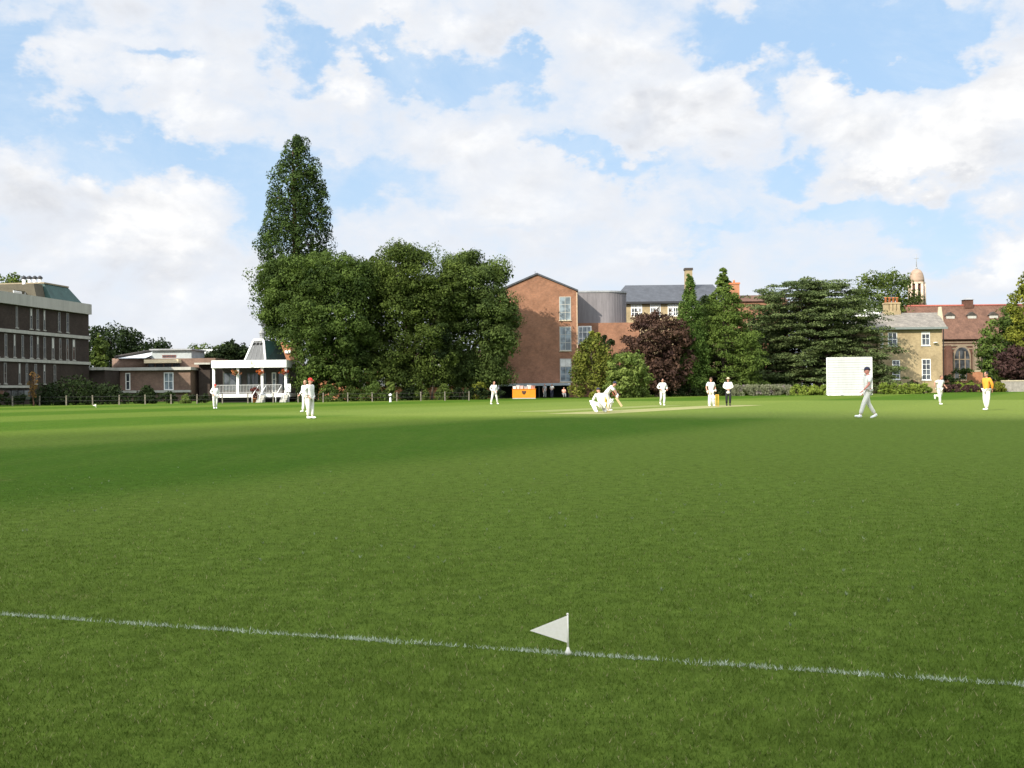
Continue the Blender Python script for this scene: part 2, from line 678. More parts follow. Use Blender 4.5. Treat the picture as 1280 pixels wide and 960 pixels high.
# ------------------------------------------------------------------ near turf: single blades
LA, LB = ground(-200, 754.0), ground(1480, 871.0)      # the whitewashed boundary line
LA.z = LB.z = 0
LA2, LM, LB2 = ground(0, 768.5), ground(710, 818), ground(1280, 857)


def blade_mat(name, white=False):
    m, t = material(name)
    a = t.n('ShaderNodeAttribute', attribute_name='tint')
    g = t.n('ShaderNodeNewGeometry')
    if white:
        c = t.mix(a.outputs['Fac'], (0.20, 0.26, 0.14), (0.56, 0.60, 0.50))
    else:
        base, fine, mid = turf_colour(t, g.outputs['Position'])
        c = t.mix(t.ramp(a.outputs['Fac'], 0.0, 0.5), (0.028, 0.064, 0.005), base)
        c = t.mix(t.ramp(a.outputs['Fac'], 0.55, 0.9), c, (0.088, 0.138, 0.020))
        c = t.mix(t.ramp(a.outputs['Fac'], 0.93, 0.97), c, (0.30, 0.27, 0.13))
    d = t.n('ShaderNodeBsdfPrincipled', i_Roughness=0.8)
    d.inputs['Specular IOR Level'].default_value = 0.04
    t.l(c, d, 0, 'Base Color')
    tr = t.n('ShaderNodeBsdfTranslucent')
    t.l(c, tr, 0, 'Color')
    mx = t.n('ShaderNodeMixShader')
    mx.inputs[0].default_value = 0.25
    t.l(d, mx, 0, 1)
    t.l(tr, mx, 0, 2)
    t.l(mx, t.n('ShaderNodeOutputMaterial'))
    return m


def facet_mesh(name, V, per, tint, mat):
    """a mesh of loose facets with PER corners each and a tint per facet"""
    n = len(V) // per
    me = bpy.data.meshes.new(name)
    me.vertices.add(len(V))
    me.vertices.foreach_set('co', V.astype(np.float32).ravel())
    me.loops.add(n * per)
    me.loops.foreach_set('vertex_index', np.arange(n * per, dtype=np.int32))
    me.polygons.add(n)
    me.polygons.foreach_set('loop_start', np.arange(0, n * per, per, dtype=np.int32))
    me.polygons.foreach_set('loop_total', np.full(n, per, dtype=np.int32))
    at_ = me.attributes.new('tint', 'FLOAT', 'FACE')
    at_.data.foreach_set('value', tint.astype(np.float32))
    me.materials.append(mat)
    me.update(calc_edges=True)
    return me


def blades(n_target, y0, y1, hgt, wid, power):
    u = rng.random(n_target)
    y = y0 * (y1 / y0) ** (u ** power)
    x = (rng.random(n_target) * 2 - 1) * (0.60 * y + 0.6)
    return np.stack([x, y], 1), hgt * rng.uniform(0.55, 1.35, n_target), wid * rng.uniform(0.7, 1.4, n_target) * (0.7 + y / 12)


def blade_verts(P, h, w, lift=0.0):
    n = len(P)
    a = rng.random(n) * 2 * np.pi
    la = rng.random(n) * 2 * np.pi
    lean = rng.uniform(0.25, 1.3, n) * h
    V = np.zeros((n, 3, 3))
    V[:, 0, 0] = P[:, 0] - np.cos(a) * w / 2
    V[:, 0, 1] = P[:, 1] - np.sin(a) * w / 2
    V[:, 1, 0] = P[:, 0] + np.cos(a) * w / 2
    V[:, 1, 1] = P[:, 1] + np.sin(a) * w / 2
    V[:, 2, 0] = P[:, 0] + np.cos(la) * lean
    V[:, 2, 1] = P[:, 1] + np.sin(la) * lean
    V[:, 2, 2] = h
    V[:, :2, 2] = -0.002
    V[:, :, 2] += lift
    return V.reshape(-1, 3)


P_, h_, w_ = blades(560000, 2.6, 22.0, 0.0145, 0.0034, 1.12)
keep_ = rng.random(len(P_)) < np.clip((23 - P_[:, 1]) / 16, 0, 1) ** 1.3
P_, h_, w_ = P_[keep_], h_[keep_], w_[keep_]
h_ = h_ * np.clip((25 - P_[:, 1]) / 18, 0.25, 1)
# distance to the painted line
l1, l2 = np.array([LA2.x, LA2.y]), np.array([LB2.x, LB2.y])
lm = np.array([LM.x, LM.y])


def line_dist(P):
    t_ = (P[:, 0] - l1[0]) / (l2[0] - l1[0])
    yl = l1[1] + (l2[1] - l1[1]) * t_
    tm = (lm[0] - l1[0]) / (l2[0] - l1[0])
    bow = lm[1] - (l1[1] + (l2[1] - l1[1]) * tm)
    yl = yl + bow * (1 - ((t_ - tm) / max(tm, 1 - tm)) ** 2)
    return P[:, 1] - yl


# clumpy vigour so the turf is not an even carpet
ph = np.sin(P_[:, 0] * 3.1 + 1.3 * np.sin(P_[:, 1] * 2.3)) * np.sin(P_[:, 1] * 2.7 + 1.1 * np.sin(P_[:, 0] * 1.9))
h_ = h_ * (1.0 + 0.25 * ph)
near_line = np.abs(line_dist(P_)) < 0.030 + 0.010 * np.sin(P_[:, 0] * 9)
patchy = rng.random(len(P_)) < 0.28 + 0.2 * np.sin(P_[:, 0] * 5.1 + 2 * np.sin(P_[:, 0] * 13)) 
painted = near_line & patchy
tint_ = np.clip(rng.beta(2.2, 2.6, len(P_)) + 0.08 * ph, 0, 0.92)
straw = rng.random(len(P_)) < 0.035
tint_[straw] = 1.0
g_me = facet_mesh('grass', blade_verts(P_[~painted], h_[~painted], w_[~painted]), 3, tint_[~painted], blade_mat('grass_blades'))
g_ob = bpy.data.objects.new('grass', g_me)
COL.objects.link(g_ob)
tag(g_ob, 'short mown lawn grass filling the shaded outfield in front', 'grass', kind='stuff')
# the line: whitewash on the blades it caught
NL = 5200
xl = rng.uniform(-4.2, 3.2, NL)
t_ = (xl - l1[0]) / (l2[0] - l1[0])
yl = l1[1] + (l2[1] - l1[1]) * t_
tm = (lm[0] - l1[0]) / (l2[0] - l1[0])
yl = yl + (lm[1] - (l1[1] + (l2[1] - l1[1]) * tm)) * (1 - ((t_ - tm) / max(tm, 1 - tm)) ** 2)
Pl = np.stack([xl, yl + rng.normal(0, 0.0075, NL)], 1)
keep = rng.random(NL) < 0.55 + 0.40 * np.sin(xl * 4.3 + 2.1 * np.sin(xl * 11.0))
Pl = Pl[keep]
Pl = np.concatenate([Pl, P_[painted]])
n_ = len(Pl)
w_me = facet_mesh('boundary_line', blade_verts(Pl, 0.016 * rng.uniform(0.5, 1.3, n_), 0.0042 * rng.uniform(0.8, 1.5, n_), 0.001), 3,
                  rng.beta(2, 1.6, n_), blade_mat('whitewashed_blades', True))
w_ob = bpy.data.objects.new('boundary_line', w_me)
COL.objects.link(w_ob)
tag(w_ob, kind='structure')

# clover heads in loose drifts across the outfield
cl_c = [ground(x, y) for x, y in ((95, 612), (190, 600), (120, 640), (700, 592), (950, 632), (1010, 622), (640, 618), (760, 640), (500, 668), (1080, 700), (820, 745), (330, 700))]
cp = []
for g_ in cl_c:
    k_ = 9
    cp.append(np.stack([g_.x + rng.normal(0, 0.55 + g_.y * 0.035, k_), g_.y + rng.normal(0, 0.4 + g_.y * 0.05, k_)], 1))
cp = np.concatenate(cp)
clover_mat = plain('clover_heads', (0.20, 0.24, 0.13), 0.8, 0.2, 9)
CV = blade_verts(np.repeat(cp, 5, 0), np.full(len(cp) * 5, 0.020) * rng.uniform(0.7, 1.2, len(cp) * 5), np.full(len(cp) * 5, 0.010), 0.004)
cm = facet_mesh('clover', CV, 3, rng.random(len(cp) * 5), clover_mat)
co_ = bpy.data.objects.new('clover', cm)
COL.objects.link(co_)
tag(co_, 'tiny pale clover heads scattered in drifts over the outfield', 'clover', kind='stuff')


# unseen cumulus added towards the sun, lumps laid out to shade the near field
def shade_cloud():
    D = 720.0
    m, t = material('cloud_white')
    d = t.n('ShaderNodeBsdfDiffuse')
    tr = t.n('ShaderNodeBsdfTranslucent')
    tc = t.n('ShaderNodeTexCoord')
    c = t.mix(t.ramp(t.noise(tc.outputs['Object'], 0.08, 4, 0.6), 0.3, 0.7), (0.80, 0.80, 0.82), (0.92, 0.92, 0.92))
    t.l(c, d, 0, 'Color')
    t.l(c, tr, 0, 'Color')
    mx = t.n('ShaderNodeMixShader')
    mx.inputs[0].default_value = 0.4
    t.l(d, mx, 0, 1)
    t.l(tr, mx, 0, 2)
    t.l(mx, t.n('ShaderNodeOutputMaterial'))
    az = math.atan2(-TO_SUN.x, -TO_SUN.y)          # shadows run this way
    U, W = Vector((math.sin(az), math.cos(az), 0)), Vector((math.cos(az), -math.sin(az), 0))
    mb = MB()
    r_ = random.Random(5)
    for u in (-60, -42, -25, -8, 7, 17.5):
        for v in (-17.5, -5, 8, 20, 33):
            r = 10.5 + r_.uniform(-1, 2.5)
            p = U * (u + r_.uniform(-3, 3)) + W * (v + r_.uniform(-1.5, 1.5)) + TO_SUN * (D + r_.uniform(-6, 6))
            mb.ball(p - TO_SUN * D, (r, r, r), 20, 14, 0, -0.99)
    o = mb.build('shade_cloud', m, None, TO_SUN * D)
    tag(o, kind='structure')


shade_cloud()
# ------------------------------------------------------------------ trees and plants
BARK = plain('bark', (0.075, 0.058, 0.043), 0.9, 0.35, 1.2, 0.5, 0.1, streak=True)
BARK_RED = plain('red_bark', (0.11, 0.060, 0.040), 0.9, 0.35, 1.2, 0.5, 0.1, streak=True)
F_BROAD = foliage('broad_leaves', (0.014, 0.028, 0.007), (0.104, 0.152, 0.031))
F_BROAD2 = foliage('broad_leaves_cool', (0.018, 0.033, 0.009), (0.108, 0.148, 0.036))
F_OLIVE = foliage('olive_leaves', (0.018, 0.032, 0.007), (0.104, 0.140, 0.028))
F_SEQ = foliage('redwood_sprays', (0.010, 0.022, 0.006), (0.054, 0.086, 0.018), 0.12)
F_DARK = foliage('dark_leaves', (0.006, 0.012, 0.004), (0.026, 0.042, 0.011), 0.12)
F_BEECH = foliage('copper_leaves', (0.030, 0.016, 0.014), (0.105, 0.060, 0.040), 0.15)
F_GOLD = foliage('golden_leaves', (0.045, 0.066, 0.010), (0.210, 0.215, 0.030), 0.2)
F_LIGHT = foliage('light_leaves', (0.050, 0.082, 0.016), (0.180, 0.225, 0.055), 0.22)
F_SPRUCE = foliage('spruce_needles', (0.034, 0.060, 0.011), (0.130, 0.180, 0.036), 0.15)
F_CEDAR = foliage('cedar_needles', (0.026, 0.044, 0.016), (0.128, 0.163, 0.058), 0.10)
F_CYPRESS = foliage('cypress_leaves', (0.030, 0.062, 0.012), (0.110, 0.165, 0.034), 0.15)
F_HEDGE = foliage('hedge_leaves', (0.055, 0.090, 0.012), (0.215, 0.265, 0.045), 0.15)
F_LAV = foliage('lavender_leaves', (0.115, 0.130, 0.070), (0.22, 0.225, 0.14), 0.15, hue=(0.27, 0.21, 0.24))
F_RED = foliage('red_hedge_leaves', (0.022, 0.012, 0.012), (0.075, 0.040, 0.034), 0.12)


def facets(C, R, tints, n_per, leaf, bias_up=0.15, shell=0.55, aspect=0.6, out=0.55, flat=0.0, droop=0.0, ruffle=0.6):
    """leaf sprays: each clump (centre C, radii R) gets n_per small diamonds through its outer shell"""
    N = len(C)
    n = N * n_per
    idx = np.repeat(np.arange(N), n_per)
    d = rng.normal(size=(n, 3))
    d[:, 2] += bias_up
    d /= np.linalg.norm(d, axis=1, keepdims=True)
    rad = shell + (1.05 - shell) * rng.random(n) ** 0.6
    p = C[idx] + d * R[idx] * rad[:, None]
    p[:, 2] -= droop * (rad * np.hypot(d[:, 0], d[:, 1])) ** 2 * R[idx][:, 0]
    nn = d * out + rng.normal(size=(n, 3)) * ruffle
    nn[:, 2] += flat
    nn /= np.linalg.norm(nn, axis=1, keepdims=True)
    r = rng.normal(size=(n, 3))
    tt = np.cross(nn, r)
    tt /= np.linalg.norm(tt, axis=1, keepdims=True) + 1e-9
    bb = np.cross(nn, tt)
    a = leaf * rng.uniform(0.55, 1.35, n)[:, None]
    b = a * aspect * rng.uniform(0.7, 1.3, n)[:, None]
    sk = rng.uniform(-0.35, 0.35, n)[:, None]
    V = np.empty((n, 4, 3))
    V[:, 0] = p + tt * a
    V[:, 1] = p + bb * b + tt * a * sk
    V[:, 2] = p - tt * a
    V[:, 3] = p - bb * b - tt * a * sk
    ti = np.clip(tints[idx] + rng.normal(0, 0.09, n), 0, 1)
    return V.reshape(-1, 3), ti


def leaf_object(name, Vs, Ts, mat, parent=None):
    V = np.concatenate(Vs)
    T = np.concatenate(Ts)
    me = facet_mesh(name, V, 4, T, mat)
    o = bpy.data.objects.new(name, me)
    COL.objects.link(o)
    if parent:
        o.parent = parent
    return o


def lobes_clumps(lobes, n, rmin, rmax, inner=0.25):
    """spread clumps over the outside of a crown made of ellipsoid lobes (cx,cy,cz,rx,ry,rz); some inside"""
    L = np.array(lobes, float)
    wts = (L[:, 3] * L[:, 5] + L[:, 4] * L[:, 5] + L[:, 3] * L[:, 4])
    wts /= wts.sum()
    pts, rr = [], []
    tries = 0
    while len(pts) < n and tries < n * 30:
        tries += 1
        k = rng.choice(len(L), p=wts)
        d = rng.normal(size=3)
        d /= np.linalg.norm(d)
        ins = rng.random() < inner
        s = rng.uniform(0.3, 0.85) if ins else rng.uniform(0.84, 1.03)
        p = L[k, :3] + d * L[k, 3:] * s
        if not ins:
            q = ((p - L[:, :3]) / L[:, 3:])
            if (np.sum(q * q, 1) < 0.62).any():
                continue
        pts.append(p)
        rr.append(rng.uniform(rmin, rmax))
    return np.array(pts), np.array(rr)


def trunk_mesh(h, r0, r1, limbs, n=9, lean=0.0, seg=6):
    mb = MB()
    pts, rad = [], []
    for i in range(seg + 1):
        f = i / seg
        pts.append((lean * f * h + 0.12 * math.sin(f * 5 + h), 0.1 * math.sin(f * 4 + 2 * h), f * h))
        rad.append((r0 + (r1 - r0) * f) * (1.45 if i == 0 else 1.0))
    pts.insert(1, (pts[0][0], pts[0][1], 0.35))
    rad.insert(1, r0 * 1.08)
    pts[0] = (pts[0][0], pts[0][1], -0.15)
    mb.tube(pts, rad, n)
    for (z0, tip, r) in limbs:
        f = min(1, z0 / h)
        s = Vector((lean * f * h + 0.12 * math.sin(f * 5 + h), 0.1 * math.sin(f * 4 + 2 * h), z0))
        e = Vector(tip)
        mid = s.lerp(e, 0.45) + Vector((0, 0, 0.10 * (e - s).length))
        mb.tube([s, s.lerp(mid, 0.5) + Vector((0, 0, 0.02)), mid, mid.lerp(e, 0.55), e], [r, r * 0.85, r * 0.62, r * 0.4, r * 0.12], 6)
    return mb


def broad_tree(name, label, loc, lobes, n_clumps, n_per, leaf, mat, trunk_h, trunk_r, group=None, rc=(0.8, 1.5), bark=None,
               cat='tree', inner=0.25, squash=0.75, limbs=9, lean=0.0, twiggy=True, out=0.85, heart=0):
    t = thing(name, label, cat, loc, 0, group)
    C, R = lobes_clumps(lobes, n_clumps, rc[0], rc[1], inner)
    tone = out
    RR = np.stack([R * rng.uniform(0.9, 1.3, len(R)), R * rng.uniform(0.9, 1.3, len(R)), R * squash], 1)
    tints = np.clip(rng.normal(0.46, 0.24, len(C)), 0, 1)
    V, T = facets(C, RR, tints, n_per, leaf, out=tone, ruffle=0.42)
    Vs, Ts = [V], [T]
    if heart:                                      # the shaded boughs deep inside
        hl = [(l[0], l[1], l[2], l[3] * 0.72, l[4] * 0.72, l[5] * 0.72) for l in lobes]
        C3, R3 = lobes_clumps(hl, heart, 1.0, 1.6, 0.6)
        V3, T3 = facets(C3, np.stack([R3, R3, R3 * 0.8], 1), np.full(len(C3), 0.35), 110, 0.24)
        Vs.append(V3)
        Ts.append(T3)
    if twiggy:                                     # sprigs that break the outline
        k = rng.choice(len(C), min(len(C), n_clumps // 2), replace=False)
        ctr = np.array([l[:3] for l in lobes]).mean(0)
        dirn = C[k] - ctr
        dirn /= np.linalg.norm(dirn, axis=1, keepdims=True) + 1e-9
        C2 = C[k] + dirn * R[k][:, None] * rng.uniform(0.6, 1.0, (len(k), 1))
        V2, T2 = facets(C2, np.full((len(k), 3), 0.45) * rng.uniform(0.5, 1.2, (len(k), 1)), tints[k], 9, leaf * 0.9)
        Vs.append(V2)
        Ts.append(T2)
    leaf_object('crown', Vs, Ts, mat, t)
    lb = []
    for i in range(limbs):
        c = C[rng.integers(len(C))]
        lb.append((trunk_h * rng.uniform(0.45, 0.98), tuple(c * np.array([0.92, 0.92, 0.96])), trunk_r * rng.uniform(0.28, 0.5)))
    trunk_mesh(trunk_h, trunk_r, trunk_r * 0.45, lb, lean=lean).build('trunk', bark or BARK, t)
    return t


def px_lobes(base, Y, spec):
    """lobes given as photo pixels (x, y, half width, half height, depth offset, half depth)"""
    k = Y / FOCAL
    out = []
    for (x, y, rx, ry, dy, rd) in spec:
        p = at(x, y, Y)
        out.append((p.x - base.x, dy, p.z, rx * k, rd, ry * k))
    return out


def foot(x, Y):
    p = at(x, 490, Y)
    return Vector((p.x, Y, 0))


# the tall redwood
def redwood():
    Y = 124
    b = foot(370, Y)
    t = thing('redwood_tree', 'tall dark narrow conical redwood rising high above the broad trees', 'tree', b)
    env = [(172, 372, 2), (182, 372, 14), (205, 374, 24), (225, 372, 32), (245, 372, 37), (270, 369, 41), (300, 368, 46), (325, 367, 48), (360, 367, 48), (420, 368, 50)]
    C, R, S = [], [], []
    k = Y / FOCAL
    for i in range(1700):
        y = rng.uniform(174, 420)
        j = max(0, [q for q in range(len(env)) if env[q][0] <= y][-1])
        j = min(j, len(env) - 2)
        f = (y - env[j][0]) / (env[j + 1][0] - env[j][0])
        cx = env[j][1] * (1 - f) + env[j + 1][1] * f
        hw = env[j][2] * (1 - f) + env[j + 1][2] * f
        if rng.random() > hw / 38 + 0.1 or len(C) > 235:
            continue
        p = at(cx, y, Y)
        a = rng.random() * 2 * math.pi
        rad = hw * k * (0.86 if rng.random() < 0.65 else rng.uniform(0.1, 0.75)) * rng.uniform(0.72, 1.08)
        q = np.array([p.x - b.x + rad * math.cos(a), rad * math.sin(a), p.z])
        r = rng.uniform(0.75, 1.4) * (0.6 + 0.4 * min(1, hw / 35))
        if C and min(np.linalg.norm(q - c) for c in C) < 1.12 * r:
            continue
        C.append(q)
        R.append(r)
        S.append((a, rad))
    top = at(372, 178, Y)
    for dz in (0.2, -0.5, -1.2):
        C.append(np.array([top.x - b.x + rng.normal(0, .15), 0, top.z + dz])); R.append(0.5); S.append((0, 0.2))
    C, R = np.array(C), np.array(R)
    RR = np.stack([R, R, R * 1.15], 1)
    V, T = facets(C, RR, np.clip(rng.normal(0.47, 0.26, len(C)), 0, 1), 210, 0.14, 0.3, 0.65, 0.6, 1.0, 0.15, 0.0, 0.34)
    leaf_object('crown', [V], [T], F_SEQ, t)
    lim = [(max(2.0, C[i][2] - 0.5), tuple(C[i]), 0.09) for i in range(0, len(C), 3)]
    trunk_mesh(top.z - 0.4, 0.85, 0.06, lim, seg=10).build('trunk', BARK_RED, t)


redwood()

# the three big broad trees in front of it
def big_tree(name_label, bx, Y, spec, mat, n, trunk_h, trunk_r, leaf=0.125, seed=1, rc=(0.5, 1.65), per=200, group='big broad trees along the boundary'):
    b = foot(bx, Y)
    q = 0.8 * (rc[0] + rc[1]) / 2 * FOCAL / Y
    spec = [(x, y + 0.25 * q, max(8, rx - q * 0.75), max(8, ry - q * 0.8), dy, max(1.0, rd - 0.7)) for (x, y, rx, ry, dy, rd) in spec]
    return broad_tree('broad_tree', name_label, b, px_lobes(b, Y, spec), n, per, leaf, mat, trunk_h, trunk_r, group, rc=rc, limbs=14, inner=0.3, out=1.25, squash=0.72, heart=110)


big_tree('big broad tree nearest the white pavilion, below the redwood', 392, 117,
         [(400, 350, 52, 42, 0, 5.0), (350, 362, 36, 36, 1, 4.0), (335, 345, 26, 26, 1.5, 2.5), (390, 405, 46, 46, -1, 5), (425, 415, 48, 50, -1, 5), (425, 350, 42, 40, 0, 4.5),
          (440, 352, 34, 34, 0.5, 4), (402, 450, 38, 32, -1.2, 4), (338, 385, 20, 26, 0.6, 2.5), (345, 412, 14, 22, 0.6, 2), (440, 462, 34, 22, -0.5, 3.5), (360, 335, 34, 22, 0.5, 2.5), (440, 425, 40, 40, 1.5, 4), (436, 338, 28, 24, 1, 3.5), (405, 470, 46, 22, -1, 3.5), (440, 474, 36, 20, 0, 3.5)],
         F_BROAD, 440, 6.0, 0.5)
big_tree('broad tree in the middle of the three, with the highest rounded crown', 514, 120,
         [(505, 345, 52, 46, 0, 5.0), (470, 365, 40, 40, 1, 4.5), (545, 365, 38, 42, 1, 4.5), (505, 405, 58, 48, -0.6, 5), (480, 450, 44, 30, -0.6, 4.2),
          (535, 445, 40, 30, 0, 4), (575, 340, 24, 22, 1.8, 3), (520, 318, 34, 20, 0, 3), (515, 380, 50, 50, 1, 4), (472, 415, 36, 40, 0.5, 4), (474, 342, 28, 26, 1, 3.5), (505, 312, 26, 18, 0, 3), (490, 472, 44, 20, -0.5, 3.5), (530, 468, 36, 20, 0, 3)],
         F_OLIVE, 440, 6.0, 0.42, leaf=0.12)
big_tree('broad tree beside the brick gable, the rightmost of three', 588, 124.5,
         [(590, 350, 40, 42, 0, 4.5), (612, 385, 38, 36, -0.6, 4.3), (570, 395, 42, 44, -0.4, 4.5), (618, 430, 32, 32, -0.8, 3.6), (565, 445, 34, 24, -0.4, 3.6),
          (600, 455, 34, 18, -0.5, 3.4), (620, 340, 22, 22, 0.4, 2.6), (632, 402, 20, 26, 0, 2.4), (578, 326, 24, 16, 0, 2.4), (582, 470, 40, 20, -0.5, 3.2), (612, 466, 34, 20, -0.5, 3)],
         F_BROAD2, 430, 6.5, 0.36, leaf=0.125)
# thin tree stem between them
b = foot(541, 119)
broad_tree('young_tree', 'young tree with a thin dark stem between two big trees', b,
           px_lobes(b, 119, [(541, 440, 16, 20, 0, 1.6), (548, 425, 12, 14, 0, 1.4)]), 40, 45, 0.2, F_DARK, 5.0, 0.13, rc=(0.5, 0.8), limbs=4)

# copper beech
b = foot(822, 131)
broad_tree('copper_beech', 'round dark purple brown copper beech in front of the slate roof', b,
           px_lobes(b, 131, [(822, 432, 36, 40, 0, 3.6), (800, 440, 22, 26, -0.4, 2.4), (845, 445, 20, 30, 0, 2.4), (822, 466, 34, 20, -0.3, 3), (812, 408, 18, 16, 0, 2)]),
           230, 70, 0.19, F_BEECH, 3.0, 0.3, rc=(0.6, 1.0), limbs=8)


def cone_tree(name, label, bx, Y, env, mat, n, r, n_per=60, leaf=0.17, vert=1.2, bark=None, flat=0.0, bias=0.2, jitter=1.0, droop=0.0):
    """upright conifers: env lists (y, centre x, half width) in photo pixels"""
    b = foot(bx, Y)
    t = thing(name, label, 'tree', b)
    k = Y / FOCAL
    C, R = [], []
    ys = [e[0] for e in env]
    while len(C) < n:
        y = rng.uniform(ys[0], ys[-1])
        j = min(max(q for q in range(len(env)) if env[q][0] <= y), len(env) - 2)
        f = (y - env[j][0]) / (env[j + 1][0] - env[j][0])
        cx = env[j][1] * (1 - f) + env[j + 1][1] * f
        hw = env[j][2] * (1 - f) + env[j + 1][2] * f
        if rng.random() > 0.15 + hw / max(e[2] for e in env):
            continue
        p = at(cx, y, Y)
        a = rng.random() * 2 * math.pi
        rad = hw * k * rng.uniform(0.55, 1.0 + 0.12 * jitter)
        C.append((p.x - b.x + rad * math.cos(a), rad * math.sin(a) * 0.9, p.z))
        R.append(rng.uniform(r[0], r[1]) * (0.32 + 0.68 * min(1, hw / 18)))
    C, R = np.array(C), np.array(R)
    RR = np.stack([R, R, R * vert], 1)
    V, T = facets(C, RR, np.clip(rng.normal(0.45, 0.17, len(C)), 0, 1), n_per, leaf, bias, 0.4, 0.5, 0.55, flat, droop)
    leaf_object('crown', [V], [T], mat, t)
    top = zof(env[0][1], env[0][0], Y)
    trunk_mesh(top - 0.3, 0.22, 0.03, [(max(0.8, C[i][2] - 0.3), tuple(C[i]), 0.04) for i in range(0, len(C), 5)], seg=8).build('trunk', bark or BARK, t)
    return t


cone_tree('cypress_tree', 'slim pointed bright green cypress beside the tall yellow brick chimney', 863, 133,
          [(342, 862, 1), (356, 862, 5), (374, 862, 9), (392, 863, 13), (410, 864, 15), (440, 864, 18), (465, 863, 20), (490, 863, 20)], F_CYPRESS, 340, (0.4, 0.72), n_per=90, leaf=0.12)
cone_tree('spruce_tree', 'loose light green spruce with a thin pointed top and drooping branches', 905, 136,
          [(334, 904, 0.8), (346, 904, 4), (360, 904, 9), (372, 904, 15), (384, 905, 23), (410, 909, 32), (440, 910, 40), (470, 910, 43), (490, 910, 42)],
          F_SPRUCE, 430, (0.5, 1.15), vert=0.42, droop=0.35, n_per=95, leaf=0.15)
cone_tree('golden_conifer', 'bushy yellow tipped conifer at the corner of the brick gable', 741, 124,
          [(417, 743, 3), (428, 743, 11), (442, 741, 18), (460, 739, 23), (480, 738, 25), (496, 738, 24)], foliage('golden_tips', (0.030, 0.050, 0.010), (0.180, 0.185, 0.030), 0.15), 130, (0.5, 0.8))
cone_tree('dark_conifer', 'small dark green conifer peeping behind the yellow tipped one', 760, 133,
          [(420, 758, 4), (432, 758, 10), (450, 760, 15), (480, 762, 18)], F_DARK, 60, (0.5, 0.8))


cone_tree('evergreen_tree', 'dark evergreen filling the gap behind the cypress and spruce', 884, 145,
          [(372, 884, 4), (395, 884, 16), (425, 884, 26), (460, 884, 30), (490, 884, 30)], F_DARK, 150, (0.8, 1.3), n_per=80, leaf=0.2)
cone_tree('evergreen_tree', 'dark evergreen standing behind the cedar branches nearest the spruce', 950, 152,
          [(392, 955, 6), (405, 952, 22), (430, 950, 34), (460, 950, 38), (490, 950, 36)], F_DARK, 170, (0.8, 1.4), n_per=80, leaf=0.2)
cone_tree('evergreen_tree', 'dark evergreen mass seen through the middle of the cedar', 1020, 152,
          [(372, 1015, 14), (390, 1018, 42), (430, 1020, 52), (460, 1020, 52), (490, 1020, 50)], F_DARK, 300, (0.9, 1.5), n_per=90, leaf=0.2)


# cedar of Lebanon: flat plates of needles on long level limbs
def cedar():
    Y = 145
    b = foot(1022, Y)
    t = thing('cedar_tree', 'wide flat topped cedar with layered level branches behind the sightscreen', 'tree', b)
    k = Y / FOCAL
    tiers = [(356, 985, 1052), (364, 950, 1066), (374, 944, 1075), (385, 940, 1082), (396, 945, 1090), (407, 950, 1096), (418, 948, 1092),
             (430, 950, 1096), (441, 958, 1104), (452, 950, 1108), (462, 938, 1112), (472, 936, 1106)]
    Vs, Ts, lim = [], [], []
    for (y, xl_, xr_) in tiers:
        zc = zof(1020, y, Y)
        n = int((xr_ - xl_) * 0.22) + 8
        for i in range(n):
            x = xl_ + (xr_ - xl_) * (i + rng.random()) / n
            p = at(x, y + rng.normal(0, 4.8) + 0.06 * abs(x - (xl_ + xr_) / 2), Y)
            dx = p.x - b.x
            half = (xr_ - xl_) / 2 * k
            mid = at((xl_ + xr_) / 2, y, Y).x - b.x
            dep = math.sqrt(max(0.42, 1 - ((dx - mid) / half) ** 2)) * min(half, 7.0)
            q = np.array([dx, rng.uniform(-1, 0.42) * dep, p.z])
            r = rng.uniform(1.0, 2.1)
            n2 = 4
            Cq = q + np.stack([rng.normal(0, r * 0.55, n2), rng.normal(0, r * 0.5, n2), rng.normal(0, 0.12, n2)], 1)
            Rq = np.stack([rng.uniform(0.7, 1.3, n2), rng.uniform(0.7, 1.2, n2), rng.uniform(0.13, 0.24, n2)], 1)
            V, T = facets(Cq, Rq, np.full(n2, np.clip(rng.normal(0.6, 0.18), 0, 1)), 64, 0.15, 0.4, 0.3, 0.5, 0.4, 1.1, 0.12)
            Vs.append(V)
            Ts.append(T)
            if i % 2 == 0:
                lim.append((max(1.5, p.z - 0.9), tuple(q), 0.12))
    leaf_object('crown', Vs, Ts, F_CEDAR, t)
    trunk_mesh(zof(1020, 360, Y), 0.75, 0.12, lim, seg=8).build('trunk', BARK, t)


cedar()

# rounded trees behind the house, along the left and at the right edge
def round_tree(label, bx, Y, spec, mat, n, n_per=55, leaf=0.24, rc=(0.8, 1.4), th=3.0, tr=0.3, name='round_tree', group=None, cat='tree', **kw):
    b = foot(bx, Y)
    return broad_tree(name, label, b, px_lobes(b, Y, spec), n, n_per, leaf, mat, th, tr, group, rc=rc, cat=cat, **kw)


